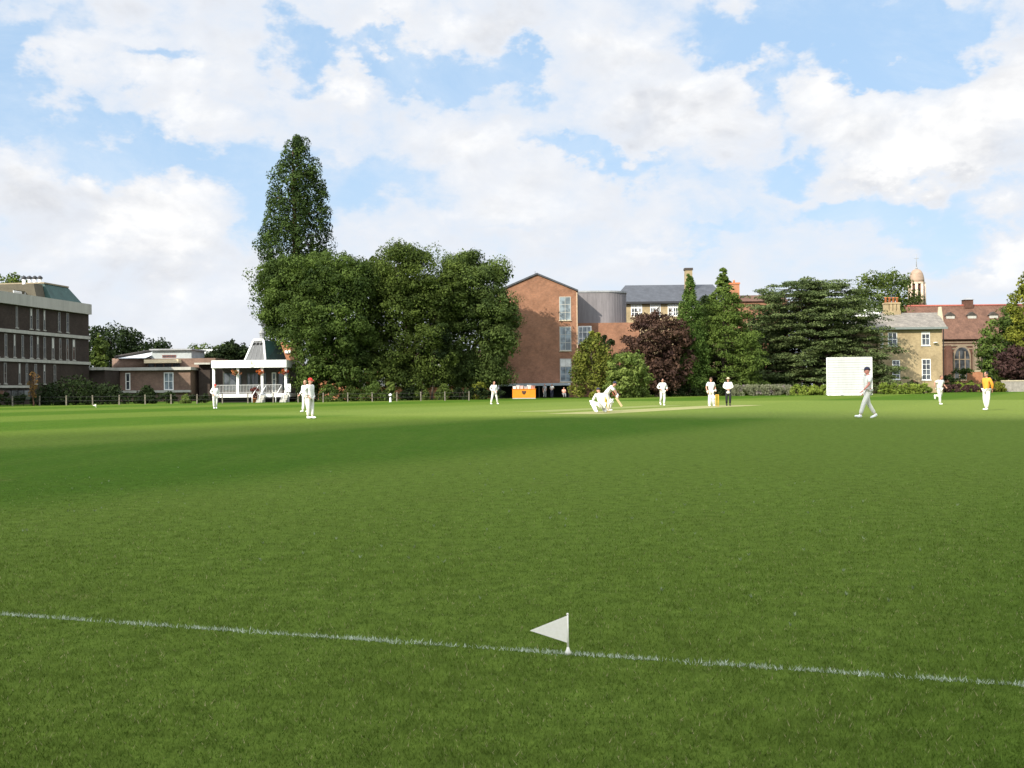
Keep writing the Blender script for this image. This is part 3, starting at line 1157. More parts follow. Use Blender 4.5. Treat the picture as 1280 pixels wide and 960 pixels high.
round_tree('broad round tree standing behind the chimney pots of the cream house', 1105, 190,
           [(1108, 368, 34, 24, 0, 5), (1080, 378, 22, 16, 0, 3.5), (1126, 386, 26, 18, 0, 4), (1100, 354, 26, 12, 0, 3.5), (1115, 402, 40, 24, 0, 4)], F_OLIVE, 200, rc=(0.9, 1.6), th=10, tr=0.5)
round_tree('green tree in front of the red tiled hall roof', 1252, 166,
           [(1256, 428, 24, 30, 0, 4), (1243, 445, 18, 24, -0.3, 3), (1266, 405, 16, 20, 0, 3), (1262, 455, 20, 18, 0, 3)], F_BROAD, 170, rc=(0.7, 1.2), th=5)
round_tree('yellow green tree cut by the edge of the view beside the hall', 1284, 158,
           [(1286, 385, 20, 22, 0, 3), (1284, 415, 20, 20, 0, 3), (1290, 360, 12, 18, 0, 2.2), (1292, 450, 20, 26, 0, 3)], F_GOLD, 120, rc=(0.6, 1.0), th=6)
round_tree('low dark purple shrub under the yellow green tree', 1270, 154, [(1268, 452, 18, 20, 0, 2.2), (1280, 460, 18, 20, 0, 2.2)], F_RED, 80,
           rc=(0.5, 0.9), th=1.2, tr=0.1, name='purple_shrub', cat='shrub', limbs=4)
round_tree('pale green bushy shrub in front of the copper beech', 784, 121,
           [(784, 462, 22, 20, 0, 2), (778, 480, 20, 16, -0.3, 1.8), (795, 474, 18, 16, 0, 1.8)], F_LIGHT, 120, leaf=0.16, rc=(0.4, 0.7), th=1.2, tr=0.1, name='green_shrub', cat='shrub', limbs=5)
round_tree('dark tree mass behind the low flat roofed building', 150, 180,
           [(140, 432, 26, 22, 0, 5), (165, 436, 20, 20, 0, 4), (122, 440, 18, 28, 0, 4), (150, 450, 40, 16, 0, 4)], F_DARK, 170, rc=(0.9, 1.5), th=4)
round_tree('little dark tree top showing over the white clerestory', 202, 200, [(202, 437, 14, 6, 0, 2), (202, 446, 16, 10, 0, 2)], F_DARK, 40, th=4)
round_tree('dark rounded tree left of the pavilion turret', 293, 150, [(290, 441, 15, 10, 0, 2.5), (275, 449, 18, 10, 0, 2.5), (304, 449, 14, 12, 0, 2)], F_DARK, 90, rc=(0.6, 1.0), th=2.5)
round_tree('distant tree top over the pale roof behind', 250, 210, [(250, 436, 14, 5, 0, 2), (276, 437, 10, 5, 0, 2), (262, 447, 26, 10, 0, 2)], F_OLIVE, 50, th=4)
round_tree('olive tree top showing over the roof terrace of the brick hall', 10, 150, [(6, 357, 20, 14, 0, 3), (24, 360, 12, 9, 0, 2), (-10, 375, 30, 25, 0, 3)], F_OLIVE, 70, th=9)
round_tree('light green young tree against the dark trees behind', 126, 150, [(127, 438, 6, 16, 0, 1), (123, 450, 8, 12, 0, 1)], F_OLIVE, 30, rc=(0.4, 0.7), th=3, tr=0.1)


# clipped and loose shrubs, hedges
def bush(name, label, x, Y, half, top_px, mat, group=None, cat='shrub', depth=None, leaf=0.13, n=22, n_per=60, low=True):
    b = foot(x, Y)
    k = Y / FOCAL
    h = zof(x, top_px, Y)
    w = half * k
    dpt = depth or w
    t = thing(name, label, cat, b, 0, group)
    C, R = [], []
    for i in range(n):
        d = rng.normal(size=3)
        d[2] = abs(d[2])
        d /= np.linalg.norm(d)
        C.append((d[0] * w * 0.75, d[1] * dpt * 0.75, 0.1 + d[2] * h * 0.72 + (0 if i % 3 else -0.15 * h)))
        R.append(rng.uniform(0.28, 0.42) * min(w, h))
    C, R = np.array(C), np.array(R)
    V, T = facets(C, np.stack([R, R, R * 0.9], 1), np.clip(rng.normal(0.5, 0.15, n), 0, 1), n_per, leaf, 0.3, 0.5, 0.6, 0.7)
    leaf_object('leaves', [V], [T], mat, t)
    st = MB()
    for i in range(5):
        a = i * 1.256
        st.tube([(0.06 * math.cos(a), 0.06 * math.sin(a), -0.05), (0.2 * w * math.cos(a), 0.2 * dpt * math.sin(a), h * 0.35), (0.5 * w * math.cos(a), 0.5 * dpt * math.sin(a), h * 0.62)],
                [0.03, 0.022, 0.01], 5)
    st.build('stem', BARK, t)
    return t


def hedge(label, p0, p1, h, width, mat, cat='hedge', group=None, leaf=0.12, dens=75, wob=0.12, name='hedge', mult=1.0):
    """a run of clipped hedge from p0 to p1 (world x,y)"""
    p0, p1 = Vector((*p0, 0)), Vector((*p1, 0))
    c = (p0 + p1) / 2
    L = (p1 - p0).length
    t = thing(name, label, cat, c, math.atan2(p1.y - p0.y, p1.x - p0.x), group)
    n = max(6, int((L * h * 2.2 + L * width * 2.0) * mult))
    C = np.stack([rng.uniform(-L / 2, L / 2, n), rng.uniform(-width / 2, width / 2, n) * 0.8, rng.uniform(0.1, h - 0.15, n)], 1)
    C[: n // 3, 2] = h - 0.12 + rng.normal(0, wob, n // 3)
    C[n // 3: 2 * n // 3, 1] = -width / 2 * 0.85
    R = rng.uniform(0.2, 0.36, n) * min(1.2, 0.6 + h * 0.4)
    V, T = facets(C, np.stack([R * 1.3, R, R], 1), np.clip(rng.normal(0.48, 0.17, n), 0, 1), dens, leaf, 0.25, 0.4, 0.6, 0.6)
    leaf_object('leaves', [V], [T], mat, t)
    st = MB()
    k = max(3, int(L / 1.2))
    for i in range(k):
        x = -L / 2 + L * (i + 0.5) / k
        st.tube([(x, 0, -0.05), (x + 0.05, 0.03, h * 0.45), (x - 0.06, -0.04, h * 0.8)], [0.04, 0.03, 0.012], 5)
    st.build('stems', BARK, t)['kind'] = 'stuff'
    return t


def gp(x, Y):
    p = at(x, 490, Y)
    return (p.x, Y)


# dark hedge and shrubs behind the post fence
hedge('dark clipped hedge behind the fence below the brick hall', gp(-30, 103), gp(150, 108), zof(60, 494, 105), 1.2, F_DARK)
hedge('dark hedge behind the fence below the low flat roofed building', gp(152, 109), gp(262, 112), zof(200, 493, 110), 1.2, F_DARK)
for lab, x, Y, hw, top in (('big dark shrub at the corner of the brick hall', 92, 106, 34, 467), ('dark shrub with slate leaves beside the orange stemmed sapling', 62, 108, 20, 474),
                           ('dark shrub before the dark end of the flat roofed building', 135, 112, 22, 478), ('lone dark bush below the sunlit brick of the flat roofed building', 182, 113, 14, 480)):
    bush('dark_shrub', lab, x, Y, hw, top, F_DARK, n=34)
bush('green_shrub', 'small bright yellow green shrub by the fence near the sunlit brick', 232, 109, 6, 492, F_LIGHT)
# orange stemmed sapling by the fence
b = foot(42, 102)
t = thing('sapling', 'slender sapling with rusty orange leaves by the fence', 'tree', b)
trunk_mesh(3.2, 0.07, 0.02, [(1.2, (0.25, 0.1, 2.4), 0.02), (1.8, (-0.3, 0, 2.9), 0.02)], n=6).build('trunk', BARK_RED, t)
C = np.stack([rng.normal(0, 0.16, 16), rng.normal(0, 0.15, 16), rng.uniform(0.8, 3.2, 16)], 1)
V, T = facets(C, np.full((16, 3), 0.25), np.clip(rng.normal(0.5, 0.2, 16), 0, 1), 22, 0.09)
leaf_object('crown', [V], [T], foliage('rusty_leaves', (0.09, 0.06, 0.02), (0.24, 0.13, 0.05)), t)

# shrubs below the big trees
for lab, x, Y, hw, top, mt in (
        ('dark shrub at the foot of the tree nearest the pavilion', 382, 113, 14, 480, F_DARK),
        ('bright green rounded shrub below the tree nearest the pavilion', 412, 113, 15, 480, F_BROAD),
        ('olive shrub between two bright green shrubs below the trees', 437, 114, 14, 478, F_OLIVE),
        ('bright green shrub beside the white bollard light', 466, 114, 19, 476, F_BROAD),
        ('tall narrow green shrub just beyond the white bollard light', 487, 115, 8, 472, F_LIGHT),
        ('dark shrub at the foot of the middle broad tree', 512, 118, 14, 482, F_DARK),
        ('shrub clipped flat beside the thin young tree', 526, 118, 11, 479, F_OLIVE),
        ('bronze leaved shrub between the young tree and the broad tree trunk', 556, 118, 13, 479, F_OLIVE),
        ('dark low shrub left of the trunk nearest the gable', 574, 118, 10, 483, F_DARK),
        ('yellow green shrub right of the trunk nearest the gable', 598, 120, 12, 474, F_GOLD)):
    bush('green_shrub', lab, x, Y, hw, top, mt, n=26)
hedge('dark low hedge at the foot of the trunk nearest the gable', gp(572, 117), gp(626, 119), zof(600, 486, 118), 1.0, F_DARK)

# dark evergreens behind the pitch
hedge('tall dark evergreen hedge under the copper beech and cypress', gp(795, 137), gp(936, 141), zof(860, 446, 139), 2.5, F_DARK, leaf=0.2, dens=70)
hedge('low dark hedge in front of the tall evergreen hedge', gp(835, 131), gp(925, 134), zof(880, 484, 132), 1.2, F_DARK)
bush('green_shrub', 'low spreading grey green shrub at the foot of the pale shrub', 803, 126, 12, 484, F_LIGHT, n=18)
bush('green_shrub', 'yellow green low shrub beside the wicketkeeper and batsman', 745, 121, 8, 485, F_GOLD, n=18)
hedge('grey mauve lavender hedge between the umpire and the clipped shrubs', gp(912, 129), gp(988, 130), zof(950, 482.5, 129), 1.6, F_LAV, wob=0.03, leaf=0.075, dens=70, mult=3.5)
for i, (x, hw, top, lab) in enumerate(((996, 9, 480, 'clipped yellow green shrub next to the lavender hedge'), (1007, 8, 481, 'clipped shrub second from the lavender hedge'),
                                       (1017, 8, 480, 'clipped shrub third from the lavender hedge'), (1028, 9, 479, 'clipped shrub touching the left edge of the sightscreen'))):
    bush('clipped_shrub', lab, x, 129, hw, top, F_HEDGE, 'clipped shrubs left of the sightscreen', n=20)
for i, (x, hw, top, lab) in enumerate(((1105, 7.5, 476, 'egg shaped clipped shrub just right of the sightscreen'), (1117, 8, 478, 'clipped shrub second from the sightscreen on its right'),
                                       (1130, 9, 479, 'clipped shrub below the shaded end of the cream house'), (1143, 9, 479, 'clipped shrub below the middle of the cream house'),
                                       (1155, 9, 478, 'clipped shrub below the tall ground floor window of the house'))):
    bush('clipped_shrub', lab, x, 133, hw, top, F_HEDGE, 'clipped shrubs before the cream house', n=22)
bush('flowering_shrub', 'low shrub dotted with pink flowers by the house wall', 1140, 147, 11, 472, foliage('pink_flower_leaves', (0.03, 0.05, 0.02), (0.10, 0.13, 0.04), 0.15, hue=(0.45, 0.12, 0.16)), n=18)
hedge('dark red hedge with green top behind the fielder in yellow', gp(1180, 147), gp(1246, 149), zof(1210, 482, 148), 1.4, F_RED)
hedge('light green low hedge behind the dark red one', gp(1160, 152), gp(1282, 154), zof(1220, 480, 153), 1.6, F_HEDGE)
hedge('square clipped green hedge before the hall window', gp(1193, 158), gp(1214, 158), zof(1203, 463, 158), 1.2, F_BROAD)
hedge('green hedge beside the low red brick wall', gp(1228, 158), gp(1262, 159), zof(1245, 463, 158), 1.2, F_BROAD)
bush('green_shrub', 'rounded yellow green shrub at the end of the grey wall', 1249, 149, 8, 476, F_GOLD, n=18)
bush('dark_shrub', 'dark bush at the corner of the cream house', 1186, 151, 8, 462, F_DARK, n=20)

# ------------------------------------------------------------------ buildings
BR_RED = brick('red_brick', (0.280, 0.128, 0.072), (0.220, 0.100, 0.058), (0.24, 0.18, 0.13))
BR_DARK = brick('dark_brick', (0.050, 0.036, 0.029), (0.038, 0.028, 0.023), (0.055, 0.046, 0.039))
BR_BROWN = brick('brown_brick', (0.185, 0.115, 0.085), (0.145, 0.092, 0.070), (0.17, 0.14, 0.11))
BR_BUFF = brick('buff_brick', (0.355, 0.272, 0.155), (0.31, 0.236, 0.132), (0.32, 0.27, 0.18))
BR_HALL = brick('hall_brick', (0.125, 0.056, 0.038), (0.10, 0.046, 0.032), (0.11, 0.082, 0.062))  # darker brick: the shade on the hall is put into the colour
HALL_STONE = plain('hall_stone', (0.19, 0.145, 0.10), 0.85, 0.25, 1.5, 0.3)  # shaded copy of the stone, darkened for the hall's shadow
CONC = plain('concrete', (0.37, 0.36, 0.32), 0.8, 0.14, 1.2, 0.2, streak=True)
CONC_G = plain('grey_concrete', (0.36, 0.35, 0.31), 0.8, 0.18, 1.2, 0.2, streak=True)
WHITE = plain('white_paint', (0.74, 0.74, 0.71), 0.5, 0.06, 1.5, 0.0, streak=True)
OFFW = plain('off_white', (0.66, 0.65, 0.60), 0.55, 0.1, 1.5)
STONE = plain('stone', (0.46, 0.40, 0.28), 0.85, 0.2, 1.5, 0.3)
SLATE = roofing('slates', (0.066, 0.070, 0.080), (0.050, 0.054, 0.062), 0.55)
SLATE_L = roofing('pale_slates', (0.235, 0.208, 0.172), (0.165, 0.148, 0.125), 0.8)
TILES = roofing('red_tiles', (0.150, 0.080, 0.052), (0.118, 0.062, 0.042), 0.75, spec=0.2)
COPPER = plain('green_copper', (0.032, 0.070, 0.060), 0.6, 0.3, 0.9, 0.0, streak=True)
LEAD = plain('lead', (0.25, 0.255, 0.26), 0.55, 0.2, 1.6, streak=True)
DARKM = plain('dark_metal', (0.03, 0.03, 0.033), 0.5, 0.2, 2)
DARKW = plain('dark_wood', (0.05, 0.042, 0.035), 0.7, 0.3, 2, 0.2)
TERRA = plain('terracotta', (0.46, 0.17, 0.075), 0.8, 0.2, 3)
BLACK = plain('dark_interior', (0.012, 0.012, 0.012), 0.9, 0.2, 2)  # near-black colour stands in for shade in openings and under covers
GLASS = glass('window_glass')
GLASS_D = glass('dim_window_glass', (0.02, 0.022, 0.024), 0.25)
GLASS_B = glass('bright_window_glass', (0.09, 0.11, 0.12))  # sky reflection is put into this brighter glass colour
CURTAIN = plain('net_curtain', (0.55, 0.54, 0.50), 0.9, 0.2, 2)


def window(parent, x0, x1, z0, z1, y=0.0, cols=1, rows=2, fr=0.07, mat=None, pane=None, name='window', sill=None, out=-1, depth=0.05, blind=0.0):
    """frame with glazing bars standing 6 cm proud of the wall plane y; its pane is its child; faces -y"""
    m = MB()
    ya, yb = y - depth, y - 0.003
    m.box(x0, x1, ya, yb, z0, z0 + fr).box(x0, x1, ya, yb, z1 - fr, z1)
    m.box(x0, x0 + fr, ya, yb, z0 + fr, z1 - fr).box(x1 - fr, x1, ya, yb, z0 + fr, z1 - fr)
    b = fr * 0.6
    for i in range(1, cols):
        x = x0 + (x1 - x0) * i / cols
        m.box(x - b / 2, x + b / 2, ya + 0.008, yb, z0 + fr, z1 - fr)
    for j in range(1, rows):
        z = z0 + (z1 - z0) * j / rows
        m.box(x0 + fr, x1 - fr, ya + 0.012, yb, z - b / 2, z + b / 2)
    w = m.build(name, mat or WHITE, parent)
    g = MB()
    g.box(x0 + fr * 0.8, x1 - fr * 0.8, y - 0.024, y - 0.006, z0 + fr * 0.8, z1 - fr * 0.8)
    g.build('pane', pane or GLASS, w)
    if blind:
        c = MB()
        zb = z1 - fr - (z1 - z0 - 2 * fr) * blind
        c.box(x0 + fr * 1.1, x1 - fr * 1.1, y - 0.029, y - 0.026, zb, z1 - fr)
        c.build('blind', CURTAIN, w)
    if sill:
        s = MB()
        s.box(x0 - 0.08, x1 + 0.08, y - depth - 0.07, y - 0.002, z0 - 0.1, z0 - 0.004)
        s.build('sill', sill, w)
    return w


# --------------------------------------------------- the brick hall of residence at the far left
def residence():
    N, F = Vector((-59.2, 85.0, 0)), Vector((-53.5, 130.0, 0))
    ang = math.atan2(F.y - N.y, F.x - N.x)
    L = (F - N).length
    t = thing('residence_block', 'dark brick hall of residence with pale concrete bands and tall slit windows', 'building', N, ang)

    def h(x, y):
        return plane_hit(x, y, (N.x, N.y), ang)
    zP1, zP0 = h(56, 372.3)[1], h(56, 386)[1]
    z21, z20 = h(56, 415.5)[1], h(56, 419.5)[1]
    z31, z30 = h(56, 450)[1], h(56, 453.7)[1]
    z41, z40 = h(20, 481.8)[1], h(20, 484.8)[1]
    D = 13.0
    w = MB()
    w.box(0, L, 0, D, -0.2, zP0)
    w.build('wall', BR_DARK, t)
    p = MB()
    p.box(-0.3, L + 0.12, -0.35, D + 0.2, zP0, zP1)
    p.build('parapet', CONC, t)
    for a, b_, x1 in ((z20, z21, L + 0.1), (z30, z31, L + 0.1), (z40, z41, h(35.5, 483)[0])):
        m = MB()
        m.box(-0.2, x1, -0.18, -0.003, a, b_)
        m.build('floor_band', CONC, t)
    nx, ny = -math.sin(ang), math.cos(ang)

    def hb(x, y, off):
        return plane_hit(x, y, (N.x + nx * off, N.y + ny * off), ang)
    rows = (((21, 39, 47, 55.5, 74, 84.5), zP0 - 0.15, z21 + 0.25),
            ((-12, -3, 7, 18, 28, 39, 47, 55.5, 66, 75, 84, 92), z20 - 0.15, z31 + 0.15),
            ((-12, -3, 6, 24, 33, 44, 55, 68), z30 - 0.15, z41 + 0.2))
    for xs_, zt, zb in rows:
        for i, x in enumerate(xs_):
            s = h(x, 430)[0]
            wd = (h(x + 1.5, 430)[0] - h(x - 1.5, 430)[0]) * (0.85 + 0.25 * ((i * 7) % 3) / 2)
            window(t, s - wd / 2, s + wd / 2, zb, zt, 0, 1, 2, 0.10, plain('grey_frame', (0.19, 0.185, 0.17)), GLASS_D, sill=CONC_G, blind=(0, 0.35, 0, 0.5, 0)[i % 5])
    for x in (6, 14, 22, 30):                        # dark ground floor openings
        s = h(x, 490)[0]
        window(t, s - 1.2, s + 1.2, 0.5, z40 - 0.2, 0, 2, 1, 0.1, DARKM)
    # roof plant: brown flank, copper slope and a brick stair head
    sA, sB, sC = hb(46, 362, 1.5)[0], hb(57, 366, 1.5)[0], hb(102, 370, 0.9)[0]
    zt = hb(75, 357.5, 1.9)[1] - 0.3
    m = MB()
    m.loft([(sA, 1.5, zP1 - 0.01), (sB, 1.5, zP1 - 0.01), (sB, 8, zP1 - 0.01), (sA, 8, zP1 - 0.01)], [(sA, 1.9, zt), (sB, 1.9, zt + 0.1), (sB, 7.6, zt + 0.1), (sA, 7.6, zt)])
    m.build('stair_head', plain('tan_render', (0.085, 0.075, 0.052), 0.85), t)
    m = MB()
    m.loft([(sB + 0.01, 0.7, zP1 - 0.01), (sC, 0.7, zP1 - 0.01), (sC, 9, zP1 - 0.01), (sB + 0.01, 9, zP1 - 0.01)],
           [(sB + 0.3, 1.9, zt + 0.25), (sC - 1.4, 1.9, zt + 0.25), (sC - 1.4, 7.8, zt + 0.25), (sB + 0.3, 7.8, zt + 0.25)])
    m.build('copper_roof', COPPER, t)
    m = MB()
    m.box(sB + 0.2, sC - 1.35, 1.8, 7.9, zt + 0.255, zt + 0.42)
    m.build('roof_edge', plain('tan_edge', (0.24, 0.2, 0.13)), t)
    m = MB()
    s0, s1 = hb(17, 360, 3)[0], hb(46, 363, 3)[0] - 0.05
    m.box(s0, s1, 3.0, 6.0, zP1 - 0.01, zP1 + 0.9)
    m.build('plant_box', plain('tan_render', (0, 0, 0)), t)
    for x in (21.5, 36, 44):
        s = hb(x, 363, 3.0)[0]
        window(t, s - 0.8, s + 0.8, zP1 + 0.05, zP1 + 0.8, 3.0, 1, 1, 0.1, WHITE, CURTAIN, name='roof_light')
    for x in (30, 37, 43.5, 50):
        s, z = hb(x, 345, 4.4)
        m = MB()
        m.lathe([(0.2, zP1 + 0.85), (0.2, z - 0.35)], 12, (s, 4.4))
        f = m.build('flue', WHITE, t)
        m = MB()
        m.lathe([(0.30, z - 0.34), (0.32, z - 0.2), (0.14, z), (0.03, z + 0.05)], 12, (s, 4.4))
        m.build('cowl', DARKM, f)


residence()


# --------------------------------------------------- low flat roofed building
def low_building():
    Y = 136.0
    c = at(172, 490, Y)
    t = thing('flat_roofed_building', 'low brown brick building with white slab roof and clerestory', 'building', (c.x, Y, 0))

    def X(x):
        return at(x, 480, Y).x - c.x

    def Z(y, x=172):
        return zof(x, y, Y)
    m = MB()
    m.box(X(96), X(238), 0, 16, -0.2, Z(463.2))
    m.build('wall', BR_BROWN, t)
    m = MB()
    m.box(X(96) - 0.3, X(240), -0.45, 16.3, Z(463.1), Z(459.4))
    m.build('roof_slab', CONC, t)
    m = MB()                                        # left bay steps forward; its shade is put into the darker brick
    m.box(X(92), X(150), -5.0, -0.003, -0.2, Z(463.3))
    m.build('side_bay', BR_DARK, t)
    m = MB()
    m.box(X(92) - 0.3, X(151), -5.6, -0.91, Z(463.2), Z(459.8))
    m.build('bay_roof', CONC_G, t)
    m = MB()
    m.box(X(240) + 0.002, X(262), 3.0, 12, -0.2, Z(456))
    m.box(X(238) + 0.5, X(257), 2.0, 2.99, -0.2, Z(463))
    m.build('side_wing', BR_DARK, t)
    m = MB()
    m.box(X(238), X(258), 1.7, 12.3, Z(455.9), Z(452.8) - 1.0 + 0.9)
    m.build('wing_roof', CONC_G, t)
    # curved upper drum in brick
    m = MB()
    cx, r = X(143), (X(170) - X(117)) / 2
    m.lathe([(r, Z(459.5)), (r, Z(446))], 28, (cx, 7.0))
    m.build('upper_drum', BR_BROWN, t)
    m = MB()
    m.box(X(168), X(256), 5.0, 14, Z(459.5), Z(447))
    m.build('upper_wall', BR_BROWN, t)
    # clerestory with a white lit slope and a dark ridge at its left
    m = MB()
    z0, z1 = Z(447), Z(436.5)
    m.poly([(X(132), 3.6, z0 + 0.05), (X(170), 3.6, z0 + 0.05), (X(170), 9, z1), (X(163), 9, z1)])
    m.poly([(X(132), 3.6, z0 + 0.04), (X(163), 9, z1 - .01), (X(163), 12, z0), (X(132), 12, z0)])
    m.poly([(X(132), 3.6, z0 + 0.03), (X(132), 12, z0), (X(170), 12, z0), (X(170), 3.6, z0 + 0.03)])
    m.build('sloped_roof', plain('pale_metal', (0.62, 0.64, 0.63), 0.5, 0.08, 1), t)
    m = MB()
    m.tube([(X(131.5), 3.5, z0 + 0.2), (X(163), 9, z1 + 0.16)], 0.22, 6)
    m.build('ridge_trim', DARKW, t)
    m = MB()
    m.box(X(170), X(222), 6, 12, z0, z1 + 0.05)
    m.build('clerestory', plain('grey_panel', (0.34, 0.37, 0.37), 0.6, 0.15, 1), t)
    m = MB()
    m.box(X(168.5), X(224), 5.5, 12.4, z1 + 0.055, z1 + 0.25)
    m.build('clerestory_roof', LEAD, t)
    window(t, X(184), X(202), Z(445.5), Z(442), 6, 3, 1, 0.1, plain('red_frame', (0.16, 0.06, 0.05)), name='clerestory_window')
    m = MB()
    m.box(X(168), X(212), 3.6, 4.99, Z(453), Z(448.5))
    m.build('sun_canopy', plain('cream_panel', (0.55, 0.46, 0.30)), t)
    for a, b_ in ((169, 177), (179, 188), (190, 199), (201, 210)):
        window(t, X(a), X(b_), Z(458.5), Z(453.4), 5, 1, 1, 0.08, DARKM, name='upper_window')
    window(t, X(205), X(217), Z(488), Z(466), 0, 2, 2, 0.12, WHITE, GLASS_B)
    window(t, X(157), X(163), Z(487.5), Z(466), 0, 1, 2, 0.12, OFFW, GLASS)
    for a, b_ in ((146.5, 172), (174, 189), (192, 239)):
        m = MB()
        m.box(X(a), X(b_), -0.5, -0.003, Z(491), Z(488.2))
        m.build('wall_ledge', CONC, t)
    m = MB()
    m.box(X(96), X(129), -5.5, -5.003, Z(492), Z(489.2))
    m.build('wall_ledge', CONC_G, t)
    # pale roof lying farther back
    Y2 = 165
    c2 = at(250, 490, Y2)
    t2 = thing('distant_roof', 'long pale flat roofed block behind the white pavilion', 'building', (c2.x, Y2, 0))
    k = Y2 / FOCAL
    m = MB()
    m.box(-38 * k, 32 * k, 0, 8, -0.2, zof(250, 447, Y2))
    m.build('wall', BR_BROWN, t2)
    m = MB()
    m.prism_y([(-40 * k, zof(250, 446.8, Y2)), (34 * k, zof(250, 446.8, Y2)), (30 * k, zof(250, 437, Y2)), (-32 * k, zof(250, 437, Y2))], -0.4, 8.4)
    m.build('roof', plain('pale_metal', (0.62, 0.64, 0.63)), t2)


low_building()


# --------------------------------------------------- the cricket pavilion
def pavilion():
    Y = 113.0
    c = at(312, 490, Y)
    t = thing('cricket_pavilion', 'white cricket pavilion with a veranda, railing and pyramid roof turret', 'building', (c.x, Y, 0))

    def X(x):
        return at(x, 480, Y).x - c.x

    def Z(y, x=312):
        return zof(x, y, Y)
    x0, x1 = X(265.5), X(359)
    zd1, zd0 = Z(492.2), Z(496.6)
    zf1, zf0 = Z(450.3), Z(459.6)
    m = MB()
    m.box(x0, x1 + 0.3, -0.1, 9.0, zd0, zd1)
    m.build('veranda_deck', WHITE, t)
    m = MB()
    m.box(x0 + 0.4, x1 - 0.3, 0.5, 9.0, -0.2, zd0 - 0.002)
    m.build('underdeck_shade', BLACK, t)  # near-black block stands in for the shade in the void under the deck
    m = MB()
    m.box(x0, x1, -0.35, -0.15, zf0, zf1)
    m.box(x0, x0 + 0.2, -0.149, 9.4, zf0, zf1)
    m.box(x1 - 0.2, x1, -0.149, 9.4, zf0, zf1)
    m.build('fascia', WHITE, t)
    m = MB()
    m.box(x0 + 0.201, x1 - 0.201, -0.149, 9.4, zf0 + 0.15, zf1 - 0.12)
    m.build('flat_roof', LEAD, t)
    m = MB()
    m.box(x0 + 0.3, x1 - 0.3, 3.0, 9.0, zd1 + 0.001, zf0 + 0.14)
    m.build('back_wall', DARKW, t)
    for a, b_ in ((270, 293), (300, 315), (318, 325)):
        window(t, X(a), X(b_), zd1 + 0.4, zf0 - 0.5, 3.0, 3, 1, 0.08, plain('dark_green_paint', (0.03, 0.05, 0.04)), GLASS)
    window(t, X(332), X(337.5), zd1 + 0.05, zf0 - 0.5, 3.0, 1, 3, 0.1, OFFW, GLASS_B, name='door')
    window(t, X(340), X(354), zd1 + 0.5, zf0 - 0.5, 3.0, 2, 1, 0.08, plain('dark_green_paint', (0.03, 0.05, 0.04)), GLASS)
    for x in (267, 297, 327.5, 357):
        m = MB()
        m.box(X(x) - 0.13, X(x) + 0.13, 0.0, 0.26, zd1 + 0.001, zf0 - 0.001)
        m.build('post', WHITE, t)
    # railing with balusters, open where the steps rise
    zr = Z(480.8)
    for a, b_ in ((268.5, 295.8), (298.6, 326), (329, 352)):
        m = MB()
        m.box(X(a), X(b_), 0.05, 0.13, zr - 0.07, zr)
        m.box(X(a), X(b_), 0.05, 0.13, zd1 + 0.1, zd1 + 0.16)
        n = int((X(b_) - X(a)) / 0.16)
        for i in range(n + 1):
            x = X(a) + (X(b_) - X(a)) * i / n
            m.box(x - 0.02, x + 0.02, 0.07, 0.11, zd1 + 0.161, zr - 0.071)
        m.build('railing', plain('grey_rail', (0.34, 0.34, 0.33)), t)
    for xt, xb in ((328.5, 325), (357.5, 354)):      # flights of steps with white stringers
        m = MB()
        for i in range(5):
            z = zd1 * (1 - (i + 1) / 5.5)
            m.box(X(xt) - 0.35, X(xt) + 0.35, -0.41 - 0.28 * (i + 1), -0.4 - 0.28 * i, 0, z)
        st = m.build('steps', CONC_G, t)
        m = MB()
        for s in (-0.42, 0.42):
            m.tube([(X(xt) + s, -0.2, zd1 + 0.9), (X(xb) + s, -1.8, 0.75), (X(xb) + s, -1.8, 0)], 0.05, 6)
        m.build('handrail', WHITE, st)
    # turret
    zb, zt = zf1 - 0.1, Z(424)
    bx0, bx1, tx0, tx1 = X(300), X(344.5), X(308.5), X(337)
    fr = X(329)
    tr_ = X(322.5)
    m = MB()
    bot = [(bx0, 2.0, zb), (fr, 1.2, zb), (bx1, 6.0, zb), (bx0 + 1.5, 7.5, zb)]
    top = [(tx0, 3.2, zt), (tr_, 2.8, zt), (tx1, 5.2, zt), (tx0 + 1.0, 6.2, zt)]
    b = len(m.v)
    m.v += bot + top
    m.face((0, 1, 5, 4), 0)
    m.face((1, 2, 6, 5), 1)
    m.face((2, 3, 7, 6), 1)
    m.face((3, 0, 4, 7), 0)
    m.face((4, 5, 6, 7), 1)
    tu = m.build('turret_roof', [plain('grey_lead', (0.11, 0.112, 0.112), 0.7, 0.25, 2.5, streak=True), COPPER], t)
    m = MB()
    m.tube([Vector(bot[0]) + Vector((0, -.02, 0)), Vector(top[0]) + Vector((0, -.02, 0))], 0.13, 6)
    m.tube([Vector(bot[1]) + Vector((0, -.02, 0)), Vector(top[1]) + Vector((0, -.02, 0))], 0.13, 6)
    m.tube([Vector(top[0]) + Vector((0, 0, 0.05)), Vector(top[1]) + Vector((0, 0, 0.05))], 0.14, 6)
    m.build('hip_trim', WHITE, tu)
    for q in range(1, 4):
        f = q / 4
        m = MB()
        p0, p1 = Vector(bot[0]).lerp(Vector(bot[1]), f), Vector(top[0]).lerp(Vector(top[1]), f)
        m.tube([p0 + Vector((0, -0.03, 0)), p1 + Vector((0, -0.03, 0))], 0.022, 5)
        m.build('batten', LEAD, tu)
